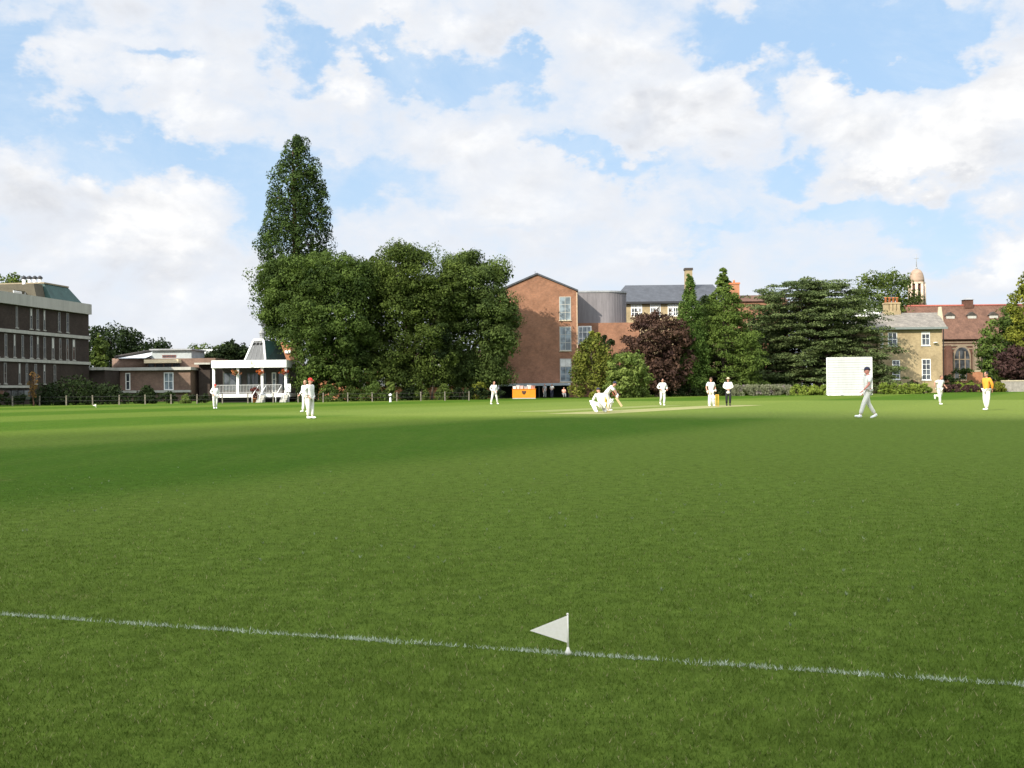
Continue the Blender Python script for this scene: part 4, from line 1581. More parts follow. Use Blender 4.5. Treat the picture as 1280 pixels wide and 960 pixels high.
    for f in (0.2, 0.5, 0.8):
        p = (Vector(bot[0]).lerp(Vector(bot[1]), f)).lerp(Vector(top[0]).lerp(Vector(top[1]), f), 0.82)
        m = MB()
        m.ball((p.x, p.y - 0.02, p.z), (0.19, 0.09, 0.19), 12, 6)
        m.ball((p.x, p.y - 0.03, p.z), (0.19, 0.06, -0.19), 12, 6, z0=0.0)
        m.build('vent_hole', BLACK, tu)
    cx = X(318.5)
    m = MB()
    zz = zt + 0.05
    m.lathe([(0.42, zz), (0.42, zz + 0.12), (0.30, zz + 0.13), (0.30, zz + 0.75), (0.42, zz + 0.76), (0.40, zz + 0.86), (0.22, zz + 1.12), (0.04, zz + 1.35)], 8, (cx, 3.6), smooth=False)
    cu = m.build('cupola', LEAD, t)
    m = MB()
    m.tube([(cx, 3.6, zz + 1.3), (cx, 3.6, zz + 2.2)], 0.03, 6)
    m.box(cx - 0.35, cx + 0.3, 3.59, 3.61, zz + 1.75, zz + 1.81)
    m.poly([(cx - 0.5, 3.6, zz + 1.78), (cx - 0.3, 3.6, zz + 1.66), (cx - 0.3, 3.6, zz + 1.9)])
    m.box(cx + 0.15, cx + 0.42, 3.592, 3.608, zz + 1.66, zz + 1.92)
    m.build('weathervane', DARKM, cu)
    # clock on the fascia
    m = MB()
    ck = X(316)
    for k in range(20):
        pass
    ring = [(ck + 0.36 * math.cos(2 * math.pi * k / 24), -0.41, (zf0 + zf1) / 2 + 0.36 * math.sin(2 * math.pi * k / 24)) for k in range(24)]
    m.loft([(p[0], -0.351, p[2]) for p in ring], ring)
    cl = m.build('clock', plain('clock_face', (0.62, 0.62, 0.50)), t)
    m = MB()
    zc = (zf0 + zf1) / 2
    m.box(ck - 0.02, ck + 0.02, -0.425, -0.412, zc, zc + 0.27)
    m.box(ck, ck + 0.2, -0.425, -0.413, zc - 0.02, zc + 0.02)
    m.build('hands', DARKM, cl)
    # things standing on the pavilion
    for i, (x, lab, mt) in enumerate(((296.5, 'peach and orange flower basket on the post by the long window', (0.52, 0.20, 0.09)), (327, 'orange flower basket on the post at the first steps', (0.60, 0.14, 0.03)),
                                      (357, 'red orange flower basket on the last veranda post', (0.55, 0.07, 0.02)))):
        z = Z(466)
        p = (c.x + X(x) + (0 if i else -0.1), Y - 0.38, z)
        hb = thing('hanging_basket', lab, 'flower basket', p, 0, 'flower baskets on the veranda posts')
        m = MB()
        m.ball((0, 0, 0.05), (0.24, 0.24, -0.24), 12, 6, z0=0.0)
        m.tube([(0.2, 0, 0.05), (0, 0, 0.6), (-0.2, 0, 0.05)], 0.012, 5)
        m.tube([(0, 0, 0.6), (0, 0.39, 0.62)], 0.018, 5)
        m.build('basket', DARKW, hb)
        C = np.stack([rng.normal(0, 0.19, 14), rng.normal(0, 0.17, 14), rng.normal(0.05, 0.09, 14)], 1)
        V, T = facets(C, np.full((14, 3), 0.16), np.clip(rng.normal(0.6, 0.2, 14), 0, 1), 26, 0.055)
        leaf_object('flowers', [V], [T], foliage('basket_flowers_%d' % i, tuple(x * 0.6 for x in mt), mt, 0.2, hue=(0.05, 0.09, 0.02)), hb)
    p = (c.x + X(361.5), Y - 0.4, 0)
    nb = thing('notice_board', 'white notice board on a post at the end of the pavilion', 'sign', p)
    m = MB()
    m.box(-0.26, 0.26, -0.03, 0.03, Z(490.5), Z(480.4))
    m.build('board', WHITE, nb)
    m = MB()
    m.box(-0.05, 0.05, 0.031, 0.1, 0, Z(480.8))
    m.build('post', OFFW, nb)
    p = (c.x + X(320.5), Y - 0.9, 0)
    pt = thing('potted_plant', 'dark red leaved plant in a pot by the pavilion steps', 'plant', p)
    m = MB()
    m.lathe([(0.16, 0), (0.24, 0.42), (0.27, 0.42), (0.27, 0.48), (0.22, 0.48)], 14)
    m.build('pot', TERRA, pt)
    C = np.stack([rng.normal(0, 0.22, 20), rng.normal(0, 0.16, 20), rng.uniform(0.6, 1.5, 20)], 1)
    C[:, 0] *= 0.35 + 0.9 * (C[:, 2] - 0.5)
    V, T = facets(C, np.full((20, 3), 0.2), np.clip(rng.normal(0.5, 0.2, 20), 0, 1), 24, 0.09)
    leaf_object('leaves', [V], [T], foliage('dark_red_leaves', (0.05, 0.012, 0.012), (0.16, 0.04, 0.03)), pt)


pavilion()


# --------------------------------------------------- brick gable block, slate drum, slate roofed range
def gable_block():
    Y = 134.0
    c = at(672, 490, Y)
    t = thing('gable_building', 'tall red brick gable with three white windows stacked near its corner', 'building', (c.x, Y, 0))

    def X(x):
        return at(x, 420, Y).x - c.x

    def Z(y, x=690):
        return zof(x, y, Y)
    xl_, xr_, xm = X(623), X(721), X(672)
    ze, zr = Z(364), Z(343.2)
    m = MB()
    m.prism_y([(xl_, -0.2), (xr_, -0.2), (xr_, ze), (xm, zr), (xl_, ze)], 0, 20)
    m.build('wall', BR_RED, t)
    m = MB()
    for (a, za, b_, zb) in ((xl_ - 0.25, ze - 0.1, xm, zr), (xm, zr, xr_ + 0.25, ze - 0.1)):
        m.loft([(a, -0.2, za + 0.02), (b_, -0.2, zb + 0.02), (b_, 20.2, zb + 0.02), (a, 20.2, za + 0.02)],
               [(a, -0.2, za + 0.24), (b_, -0.2, zb + 0.24), (b_, 20.2, zb + 0.24), (a, 20.2, za + 0.24)])
    m.build('roof', SLATE, t)
    m = MB()
    m.box(xr_ - 0.02, xr_ + 0.12, -0.08, 0.06, 0, ze - 0.2)
    m.build('drainpipe', plain('buff_pipe', (0.42, 0.30, 0.2)), t)
    for i, (y0, y1, bl) in enumerate(((371, 400.5, 0.0), (408.5, 438.5, 0.0), (448.5, 477.5, 0.35))):
        window(t, X(699.5), X(714), Z(y1), Z(y0), 0, 2, 3, 0.09, CONC, GLASS_B, sill=STONE, blind=bl)
    m = MB()
    m.tube([(xm, 10, zr + 0.1), (xm, 10, zr + 1.6)], 0.03, 6)
    m.build('aerial', DARKM, t)
    # flat grey canopy along its foot
    c2 = at(668, 490, 131.0)
    k = 131.0 / FOCAL
    t2 = thing('canopy', 'flat grey canopy along the foot of the brick gable', 'canopy', (c2.x, 131.0, 0))
    m = MB()
    m.box(-44 * k, 45 * k, -0.5, 2.99, zof(668, 482.2, 131), zof(668, 479.2, 131))
    m.build('canopy_roof', plain('grey_felt', (0.30, 0.33, 0.36), 0.6, 0.15, 1), t2)
    for x in (-42, -26, 6, 22, 43):
        m = MB()
        m.box(x * k - 0.06, x * k + 0.06, -0.3, -0.18, 0, zof(668, 482.2, 131) - 0.002)
        m.build('post', DARKM, t2)
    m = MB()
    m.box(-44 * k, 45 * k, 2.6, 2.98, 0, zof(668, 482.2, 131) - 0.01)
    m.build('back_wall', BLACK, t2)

    # orange refreshment stall
    Y3 = 121.5
    c3 = at(655, 490, Y3)
    k = Y3 / FOCAL
    z1 = zof(655, 486.5, Y3)
    st = thing('refreshment_stall', 'bright orange stall counter under the grey canopy', 'stall', (c3.x, Y3, 0))
    m = MB()
    m.box(-14.5 * k, 14.5 * k, 0, 0.9, 0.12, z1)
    m.box(-15 * k, 15 * k, -0.06, 0.96, z1 + 0.001, z1 + 0.05)
    m.build('counter', plain('orange_paint', (0.60, 0.205, 0.012), 0.45, 0.1, 2), st)
    m = MB()
    m.ball((0, -0.005, 0.72), (0.22, 0.02, 0.22), 14, 8, z0=-0.99)
    m.ball((-0.17, -0.005, 0.84), (0.11, 0.02, 0.11), 10, 6, z0=-0.99)
    m.ball((0.17, -0.005, 0.84), (0.11, 0.02, 0.11), 10, 6, z0=-0.99)
    m.build('dark_emblem', plain('brown_print', (0.06, 0.03, 0.02)), st)
    m = MB()
    m.box(-14.5 * k, 14.5 * k, 0.02, 0.88, 0, 0.118)
    m.build('plinth', CONC, st)
    labs = ('white tub at the end of the orange counter', 'pale carton on the orange counter beside the white tub', 'pink carton on the orange counter', 'grey box between two pale boxes on the orange counter', 'small white box on the orange counter', 'reddish box at the right end of the orange counter')
    for i, (x, col) in enumerate(((-12, (0.6, 0.58, 0.56)), (-7.5, (0.5, 0.46, 0.44)), (-3, (0.56, 0.4, 0.38)), (2, (0.35, 0.33, 0.34)), (6.5, (0.62, 0.6, 0.58)), (11.5, (0.42, 0.22, 0.18)))):
        bx = thing('stall_box', labs[i], 'box', (c3.x + x * k, Y3 + 0.4, z1 + 0.05), 0.1 * i, 'boxes on the orange counter')
        hh = 0.28 + 0.06 * ((i * 5) % 3)
        mt = plain('carton_%d' % i, col, 0.8, 0.1, 4)
        m = MB()
        m.loft([(-0.16, -0.13, 0), (0.16, -0.13, 0), (0.16, 0.13, 0), (-0.16, 0.13, 0)], [(-0.19, -0.16, hh), (0.19, -0.16, hh), (0.19, 0.16, hh), (-0.19, 0.16, hh)])
        m.build('tub', mt, bx)
        m = MB()
        m.box(-0.205, 0.205, -0.175, 0.175, hh + 0.001, hh + 0.04)
        m.build('lid', mt, bx)


gable_block()


def slate_range():
    Y = 158.0
    c = at(790, 490, Y)
    t = thing('slate_roofed_range', 'buff brick range with long dark slate roof and white dormer windows', 'building', (c.x, Y, 0))

    def X(x):
        return at(x, 420, Y).x - c.x

    def Z(y, x=820):
        return zof(x, y, Y)
    xl_, xr_ = X(766), X(912)
    ze, zr = Z(377.5), zof(820, 356.3, Y + 6.5) - 1.05
    m = MB()
    m.box(xl_ + 0.4, xr_ - 0.4, 0, 13, -0.2, ze)
    m.build('wall', BR_BUFF, t)
    m = MB()
    b = len(m.v)
    xr1, xr0 = X(776), X(902)
    m.v += [(xl_, -0.5, ze + 0.02), (xr_, -0.5, ze + 0.02), (xr_, 13.5, ze + 0.02), (xl_, 13.5, ze + 0.02), (xr1 + 1.5, 6.5, zr + 1.05), (xr0, 6.5, zr + 1.05)]
    m.face((0, 1, 5, 4)); m.face((2, 3, 4, 5)); m.face((3, 0, 4)); m.face((1, 2, 5)); m.face((3, 2, 1, 0))
    m.build('roof', SLATE, t)
    m = MB()
    m.box(xl_ - 0.05, xr_ + 0.05, -0.62, -0.505, ze - 0.28, ze + 0.05)
    m.build('gutter', DARKM, t)
    for a, b_ in ((789, 797.5), (797.8, 803), (813, 820), (820.5, 826), (835, 841), (841.5, 848)):
        window(t, X(a), X(b_), Z(395.5), Z(379.6), 0, 2, 3, 0.13, WHITE, GLASS, sill=STONE, blind=0.3 if a % 2 else 0)
    for a in (862, 880, 896):
        window(t, X(a), X(a + 7), Z(397), Z(381), 0, 2, 3, 0.13, WHITE, GLASS, sill=STONE)
    m = MB()
    cx = at(860.5, 350, Y + 4).x - c.x
    m.box(cx - 0.55, cx + 0.55, 3.5, 4.6, ze, zof(860, 338, Y + 4))
    ch = m.build('chimney', BR_BUFF, t)
    m = MB()
    m.box(cx - 0.65, cx + 0.65, 3.4, 4.7, zof(860, 338, Y + 4) + 0.002, zof(860, 335.3, Y + 4))
    m.build('chimney_cap', DARKW, ch)
    # orange chimney and the red roof beyond
    Y2 = 176.0
    c2 = at(930, 490, Y2)
    t2 = thing('red_roofed_house', 'house with low red roof and square orange brick chimney showing above the spruce and cedar', 'building', (c2.x, Y2, 0))
    k = Y2 / FOCAL
    z0, z1 = zof(930, 377, Y2), zof(930, 368.5, Y2)
    m = MB()
    m.box(-20 * k, 55 * k, 0, 9, -0.2, z0)
    m.build('wall', BR_RED, t2)
    m = MB()
    m.v += [(-22 * k, -0.4, z0 + .01), (58 * k, -0.4, z0 + .01), (58 * k, 9.4, z0 + .01), (-22 * k, 9.4, z0 + .01), (-20 * k, 4.5, z1 + .3), (54 * k, 4.5, z1 + .3)]
    for f in ((0, 1, 5, 4), (2, 3, 4, 5), (3, 0, 4), (1, 2, 5), (3, 2, 1, 0)):
        m.face(f)
    m.build('roof', TILES, t2)
    m = MB()
    x = at(919, 490, Y2 + 2.2).x - c2.x
    m.box(x - 0.8, x + 0.8, 1.5, 3.0, z0, zof(919, 354, Y2))
    ch = m.build('chimney', brick('orange_brick', (0.40, 0.17, 0.08), (0.34, 0.14, 0.07), (0.3, 0.2, 0.14)), t2)
    m = MB()
    m.box(x - 0.9, x + 0.9, 1.4, 3.1, zof(919, 354, Y2) + 0.002, zof(919, 352, Y2))
    m.lathe([(0.2, zof(919, 352, Y2)), (0.16, zof(919, 352, Y2) + 0.5)], 8, (x, 2.2))
    m.build('chimney_cap', TERRA, ch)
    # brick wing and the slate hung drum between gable and range
    Y4 = 137.5
    c4 = at(755, 490, Y4)
    t4 = thing('drum_building', 'brick wing carrying a curved drum clad in grey metal', 'building', (c4.x, Y4, 0))
    k = Y4 / FOCAL

    def X4(x):
        return at(x, 420, Y4).x - c4.x
    zb = zof(755, 403.5, Y4)
    m = MB()
    m.box(X4(715), X4(800), 0, 11, -0.2, zb)
    m.build('wall', BR_RED, t4)
    m = MB()
    # outline of the drum: flat front, round right end
    xa, xb = X4(712), X4(758)
    r = X4(786.5) - xb
    out = [(xa, 0.4)] + [(xb + r * math.sin(a), 0.4 + r - r * math.cos(a)) for a in [math.pi * i / 24 for i in range(25)]] + [(xa, 0.4 + 2 * r)]
    zt = zof(755, 365, Y4)
    m.loft([(x, y, zb + 0.002) for x, y in out], [(x, y, zt) for x, y in out])
    dr = m.build('drum', plain('standing_seam', (0.165, 0.150, 0.155), 0.6, 0.25, 0.7, 0.0, 0.5, streak=True), t4)
    m = MB()
    for i in range(len(out) - 1):
        (ax, ay), (bx, by) = out[i], out[i + 1]
        d = math.hypot(bx - ax, by - ay)
        n = max(1, int(d / 0.6))
        for q in range(n):
            f = q / n
            x, y = ax + (bx - ax) * f, ay + (by - ay) * f
            m.box(x - 0.02, x + 0.02, y - 0.02, y + 0.02, zb + 0.01, zt - 0.01)
    m.build('seam', plain('standing_seam'  , (0, 0, 0)), dr)
    m = MB()
    oo = [(x * 1.0 + (0.1 if i else -0.0), y - 0.08) for i, (x, y) in enumerate(out)]
    m.loft([(x, y, zt + 0.002) for x, y in oo], [(x, y, zt + 0.22) for x, y in oo])
    m.build('rim', LEAD, dr)
    window(t4, X4(722.5), X4(739.5), zof(730, 430.5, Y4), zof(730, 407.5, Y4), 0, 3, 3, 0.16, WHITE, GLASS_B, sill=STONE)


slate_range()


# --------------------------------------------------- brick range behind the big trees
def tree_range():
    Y = 138.0
    c = at(540, 490, Y)
    k = Y / FOCAL
    t = thing('brick_range', 'low red brick range with white windows glimpsed beneath the big trees', 'building', (c.x, Y, 0))
    z1 = zof(540, 452, Y)
    m = MB()
    m.box(-150 * k, 82 * k, 0, 9, -0.2, z1)
    m.build('wall', brick('orange_brick', (0.40, 0.17, 0.08), (0.34, 0.14, 0.07), (0.3, 0.2, 0.14)), t)
    m = MB()
    m.v += [(-152 * k, -0.5, z1 + .01), (84 * k, -0.5, z1 + .01), (84 * k, 9.5, z1 + .01), (-152 * k, 9.5, z1 + .01), (-150 * k, 4.5, z1 + 1.6), (82 * k, 4.5, z1 + 1.6)]
    for f in ((0, 1, 5, 4), (2, 3, 4, 5), (3, 0, 4), (1, 2, 5), (3, 2, 1, 0)):
        m.face(f)
    m.build('roof', TILES, t)
    for x in (-88, -64, -40, -22, -5, 7, 19, 33, 52, 66):
        window(t, x * k - 0.55, x * k + 0.55, zof(540, 482, Y), zof(540, 469, Y), 0, 2, 2, 0.12, WHITE, CURTAIN if x % 3 else GLASS_B, sill=STONE)
    for x in (-88, -40, -5, 33, 66):
        window(t, x * k - 0.5, x * k + 0.5, zof(540, 464, Y), zof(540, 455, Y), 0, 2, 2, 0.12, WHITE, GLASS_B, sill=STONE)
    # chimney stack of a house glimpsed beside the turret
    Y2 = 150.0
    c2 = at(359, 490, Y2)
    t2 = thing('brick_house', 'orange brick house end with white eaves beside the pavilion turret', 'building', (c2.x, Y2, 0))
    k = Y2 / FOCAL
    m = MB()
    m.prism_y([(-14 * k, -0.2), (10 * k, -0.2), (10 * k, zof(359, 440, Y2)), (-4 * k, zof(359, 426, Y2)), (-14 * k, zof(359, 434, Y2))], 0, 7)
    m.build('wall', brick('orange_brick', (0, 0, 0), (0, 0, 0), (0, 0, 0)), t2)
    m = MB()
    m.box(-2 * k, 11 * k, -0.3, -0.003, zof(359, 441.5, Y2), zof(359, 438, Y2))
    m.build('eaves', WHITE, t2)


tree_range()


# --------------------------------------------------- cream house
def cream_house():
    Y = 149.5
    c = at(1140, 490, Y)
    k = Y / FOCAL
    t = thing('cream_house', 'two storey cream brick house with pale slate roof and white sash windows', 'house', (c.x, Y, 0))

    def X(x):
        return at(x, 440, Y).x - c.x

    def Z(y, x=1140):
        return zof(x, y, Y)
    def X2(x, dy):
        return at(x, 440, Y + dy).x - c.x

    def Z2(y, dy, x=1140):
        return zof(x, y, Y + dy)
    xl_, xr_ = X(1098), X(1178)
    ze, zr = Z(410), zof(1140, 391, Y + 5.5)
    m = MB()
    m.box(xl_, xr_, 0, 11, -0.2, ze)
    m.build('wall', BR_BUFF, t)
    m = MB()
    xL, xR = X(1066), xr_ + 0.5
    m.v += [(xL, -0.6, ze + 0.02), (xR, -0.6, ze + 0.02), (xR, 11.6, ze + 0.02), (xL, 11.6, ze + 0.02), (X2(1084, 5.5), 5.5, zr), (X2(1173, 5.5), 5.5, zr)]
    for f in ((0, 1, 5, 4), (2, 3, 4, 5), (3, 0, 4), (1, 2, 5), (3, 2, 1, 0)):
        m.face(f)
    m.build('roof', SLATE_L, t)
    m = MB()
    m.box(xL, xR + 0.05, -0.72, -0.605, ze - 0.22, ze + 0.1)
    m.build('gutter', plain('grey_gutter', (0.16, 0.18, 0.17)), t)
    m = MB()
    m.tube([(xr_ - 0.1, -0.66, ze - 0.15), (xr_ + 0.1, -0.2, ze - 0.7), (xr_ + 0.1, -0.12, 0)], 0.07, 6)
    m.build('drainpipe', DARKM, t)
    m = MB()                                         # lower left wing with its bright metal roof
    m.box(X(1062), xl_ - 0.003, 1.0, 10, -0.2, ze - 0.1)
    m.build('side_wall', BR_BUFF, t)
    for (a, b_, y0, y1, bl) in ((1110, 1121.5, 432.5, 415.5, 0.0), (1152, 1162.5, 432, 415, 0.15), (1115, 1124.5, 474, 450, 0.0), (1152, 1163, 475, 449, 0.0)):
        window(t, X(a), X(b_), Z(y0), Z(y1), 0, 2, 4 if y0 > 440 else 2, 0.09, WHITE, GLASS, sill=WHITE, blind=bl)
    window(t, X(1101), X(1104), Z(434), Z(416), 0, 1, 2, 0.1, OFFW, GLASS)
    m = MB()
    m.lathe([(0.34, Z(425) - 0.2), (0.34, Z(425) - 0.19)], 4, (0, 0))
    # satellite dish
    sd = MB()
    sd.ball((X(1168.5), -0.28, Z(429)), (0.36, 0.12, 0.36), 14, 6, z0=0.0, rot=Matrix.Rotation(RAD(80), 3, 'X'))
    sd.tube([(X(1168.5), -0.2, Z(429)), (X(1168.5), -0.003, Z(430))], 0.04, 6)
    sd.build('satellite_dish', OFFW, t)
    # glare of the sunlit metal roof, put into white blocks
    for x, w_, y1 in ((1074, 8, 386.5), (1090, 10, 384.5)):
        m = MB()
        m.prism_y([(X2(x - w_, 4), Z2(398, 4)), (X2(x + w_, 4), Z2(398, 4)), (X2(x + w_ * 0.55, 4), Z2(y1, 4)), (X2(x - w_ * 0.35, 4), Z2(y1 + 1, 4))], 4.2 - (x - 1074) * 0.05, 6.2)
        m.build('roof_light', WHITE, t)
    # stack with its pots
    m = MB()
    za, zb = zr - 0.6, Z2(380, 5.5)
    for x in (1108, 1112.7, 1117.4, 1122):
        m.box(X2(x, 5.5) - 0.22, X2(x, 5.5) + 0.22, 4.9, 6.1, za + 0.9, zb)
    m.box(X2(1105.5, 5.5), X2(1124.5, 5.5), 4.8, 6.2, za, za + 0.899)
    m.box(X2(1105.5, 5.5), X2(1124.5, 5.5), 4.8, 6.2, zb + 0.001, zb + 0.22)
    ch = m.build('chimney', BR_BUFF, t)
    for x in (1108, 1112.7, 1117.4, 1122):
        m = MB()
        m.lathe([(0.2, zb + 0.22), (0.17, zb + 0.9), (0.23, zb + 0.92), (0.23, zb + 1.02), (0.15, zb + 1.02)], 10, (X2(x, 5.5), 5.5))
        m.build('chimney_pot', TERRA, ch)
    m = MB()
    x = X2(1176, 4.3)
    m.loft([(x - 0.35, 4, zr - 1.6), (x + 0.35, 4, zr - 1.6), (x + 0.35, 4.7, zr - 1.6), (x - 0.35, 4.7, zr - 1.6)], [(x - 0.2, 4.1, Z2(384, 4.3)), (x + 0.1, 4.1, Z2(384, 4.3)), (x + 0.1, 4.6, Z2(384, 4.3)), (x - 0.2, 4.6, Z2(384, 4.3))])
    m.build('finial', STONE, t)


cream_house()


# --------------------------------------------------- red roofed hall with its bell turret
def red_hall():
    Y = 180.0
    c = at(1225, 490, Y)
    k = Y / FOCAL
    t = thing('red_tiled_hall', 'long red brick hall with steep red tiled roof and arched stone window', 'building', (c.x, Y, 0))

    def X(x):
        return at(x, 440, Y).x - c.x

    def Z(y, x=1225):
        return zof(x, y, Y)
    def X2(x, dy):
        return at(x, 440, Y + dy).x - c.x
    xl_, xr_ = X(1150), X(1330)
    ze, zr = Z(424), zof(1225, 381.8, Y + 6) - 0.5
    m = MB()
    m.box(xl_, xr_, 0, 12, -0.2, ze)
    m.build('wall', BR_HALL, t)
    m = MB()
    Yr = 6.0
    m.v += [(xl_ - .3, -0.5, ze + .02), (xr_ + .3, -0.5, ze + .02), (xr_ + .3, 12.5, ze + .02), (xl_ - .3, 12.5, ze + .02), (xl_ - .3, Yr, zr + 0.5), (xr_ + .3, Yr, zr + 0.5)]
    for f in ((0, 1, 5, 4), (2, 3, 4, 5), (3, 0, 4), (1, 2, 5), (3, 2, 1, 0)):
        m.face(f)
    m.build('roof', TILES, t)
    m = MB()
    m.tube([(xl_ - .35, Yr, zr + 0.55), (xr_ + .35, Yr, zr + 0.55)], 0.16, 6)
    m.build('ridge', plain('ridge_tile', (0.30, 0.085, 0.06)), t)

    def roof_pt(x, y):                               # height on the front slope at depth y
        return ze + (zr + 0.5 - ze) * (y + 0.5) / (Yr + 0.5)
    for x in (1188, 1215, 1242):
        yy = 3.7
        z = roof_pt(0, yy)
        m = MB()
        a = X2(x, yy)
        m.box(a - 0.75, a + 0.75, yy - 0.25, yy + 0.3, z - 0.25, z + 0.28)
        d = m.build('dormer_vent', CONC, t)
        m = MB()
        m.prism_y([(a - 0.95, z + 0.29), (a + 0.95, z + 0.29), (a, z + 0.95)], yy - 0.35, yy + 1.2)
        m.build('dormer_roof', DARKW, d)
    m = MB()
    a = X2(1210, 6)
    m.box(a - 0.75, a + 0.75, 5.3, 6.7, zr, zof(1210, 375, Y + 6))
    lv = m.build('ridge_louvre', BR_HALL, t)
    m = MB()
    m.loft([(a - 0.95, 5.1, zof(1210, 375, Y + 6) + .002), (a + 0.95, 5.1, zof(1210, 375, Y + 6) + .002), (a + 0.95, 6.9, zof(1210, 375, Y + 6) + .002), (a - 0.95, 6.9, zof(1210, 375, Y + 6) + .002)],
           [(a - 0.35, 5.7, zof(1210, 372.6, Y + 6)), (a + 0.35, 5.7, zof(1210, 372.6, Y + 6)), (a + 0.35, 6.3, zof(1210, 372.6, Y + 6)), (a - 0.35, 6.3, zof(1210, 372.6, Y + 6))])
    m.build('louvre_cap', LEAD, lv)
    for y0, y1, mt in ((428.5, 426.8, HALL_STONE), (432.5, 430, HALL_STONE), (436.5, 434.8, HALL_STONE)):
        m = MB()
        m.box(xl_, xr_, -0.12, -0.003, Z(y0), Z(y1))
        m.build('string_course', mt, t)
    for x in (1184, 1219, 1254):
        m = MB()
        m.box(X(x) - 0.55, X(x) + 0.55, -0.9, -0.121, 0, Z(437))
        m.prism_y([(X(x) - 0.55, Z(437) + .002), (X(x) + 0.55, Z(437) + .002), (X(x) + 0.45, Z(431.5)), (X(x) - 0.45, Z(431.5))], -0.6, -0.122)
        m.build('buttress', HALL_STONE if x != 1184 else BR_HALL, t)
    for x in (1202, 1237):
        a, hw = X(x), 1.3
        zb, zs = Z(474), Z(449)
        n = 9
        arc = []
        for i in range(n + 1):                       # pointed arch
            f = i / n
            arc.append((a - hw * math.cos(f * math.pi / 2) ** 0.8, zs + 2.1 * math.sin(f * math.pi / 2)))
        arch = [(a - hw, zb), (a + hw, zb)] + [(2 * a - p[0], p[1]) for p in arc] + [p for p in reversed(arc[:-1])]
        m = MB()
        big = [(a + (p[0] - a) * 1.22, zb + (p[1] - zb) * 1.06 if p[1] > zb else zb - 0.25) for p in arch]
        m.prism_y(big, -0.16, -0.003)
        wf = m.build('arched_window', HALL_STONE, t)
        m = MB()
        m.prism_y(arch, -0.20, -0.162)
        m.build('pane', GLASS_D, wf)
        m = MB()
        for d in (-0.5, 0.5):
            m.box(a + d - 0.08, a + d + 0.08, -0.27, -0.202, zb, zs + 1.4)
        m.box(a - hw, a + hw, -0.26, -0.203, zs - 0.08, zs + 0.08)
        m.build('tracery', HALL_STONE, wf)
    # bell turret, standing behind
    Y2 = 215.0
    c2 = at(1147.5, 490, Y2)
    k = Y2 / FOCAL
    b = thing('bell_tower', 'slender octagonal stone bell turret with a ribbed dome and cross', 'tower', (c2.x, Y2, 0))

    def Zb(y):
        return zof(1147, y, Y2)
    r = 9.3 * k
    m = MB()
    m.lathe([(r * 1.05, -0.2), (r * 1.05, Zb(383)), (r * 1.0, Zb(382.5))], 8, smooth=False, a0=math.pi / 8)
    m.build('shaft', BR_HALL, b)
    m = MB()
    m.lathe([(r * 1.12, Zb(382.4)), (r * 1.12, Zb(380)), (r * 0.72, Zb(379.9)), (r * 0.72, Zb(355.2))], 8, smooth=False, a0=math.pi / 8)
    m.build('lantern', BR_HALL, b)
    for i in range(8):
        a = math.pi / 8 + i * math.pi / 4
        m = MB()
        m.tube([(r * 0.98 * math.cos(a), r * 0.98 * math.sin(a), Zb(380) + .002), (r * 0.96 * math.cos(a), r * 0.96 * math.sin(a), Zb(355.3))], 0.30, 8)
        m.build('column', plain('pale_stone', (0.55, 0.42, 0.32), 0.85, 0.2, 1.5), b)
    for i in range(8):
        a = i * math.pi / 4
        m = MB()
        R = Matrix.Rotation(a + math.pi / 2, 4, 'Z')
        b0 = len(m.v)
        m.prism_y([(-0.22, Zb(377)), (0.22, Zb(377)), (0.22, Zb(362)), (0, Zb(359.5)), (-0.22, Zb(362))], -r * 0.72, -r * 0.64)
        m.v[b0:] = [tuple(R @ Vector(v)) for v in m.v[b0:]]
        m.build('bell_opening', BLACK, b)
    m = MB()
    m.lathe([(r * 1.08, Zb(355)), (r * 1.10, Zb(353))], 8, smooth=False, a0=math.pi / 8)
    m.build('cornice', plain('pale_stone', (0, 0, 0)), b)
    m = MB()
    prof = []
    for i in range(9):
        f = i / 8
        prof.append((r * 0.98 * math.cos(f * math.pi / 2 * 0.94) ** 0.85, Zb(353) + .002 + (Zb(336.5) - Zb(353)) * math.sin(f * math.pi / 2)))
    m.lathe(prof, 16)
    dm = m.build('dome', plain('dome_stone', (0.30, 0.215, 0.155), 0.8, 0.25, 1.2), b)
    m = MB()
    z = Zb(336.5)
    m.tube([(0, 0, z - 0.2), (0, 0, Zb(318))], [0.10, 0.045], 6)
    m.ball((0, 0, z + 0.2), (0.25, 0.25, 0.25), 10, 8, z0=-0.99)
    m.box(-0.45, 0.45, -0.04, 0.04, Zb(323.3), Zb(322.7))
    m.build('cross', LEAD, dm)
    # low walls before the hall
    p0, p1 = at(1210, 490, 160), at(1229, 490, 160)
    w = thing('garden_wall', 'low orange brick garden wall between two green hedges', 'wall', ((p0.x + p1.x) / 2, 160, 0))
    hw = (p1.x - p0.x) / 2
    m = MB()
    m.box(-hw, hw, 0, 0.35, -0.2, zof(1218, 464.5, 160))
    m.build('brickwork', brick('orange_brick', (0, 0, 0), (0, 0, 0), (0, 0, 0)), w)
    m = MB()
    m.box(-hw, hw, -0.06, 0.41, zof(1218, 464.5, 160) + .002, zof(1218, 463.2, 160))
    m.build('coping', STONE, w)
    p0, p1 = at(1253, 490, 150), at(1310, 490, 150)
    w = thing('stone_wall', 'low grey stone wall below the yellow green tree', 'wall', ((p0.x + p1.x) / 2, 150, 0))
    hw = (p1.x - p0.x) / 2
    m = MB()
    m.box(-hw, hw, 0, 0.4, -0.2, zof(1270, 476.5, 150))
    m.build('stonework', plain('grey_stone', (0.24, 0.22, 0.19), 0.9, 0.3, 2.5, 0.4), w)
    m = MB()
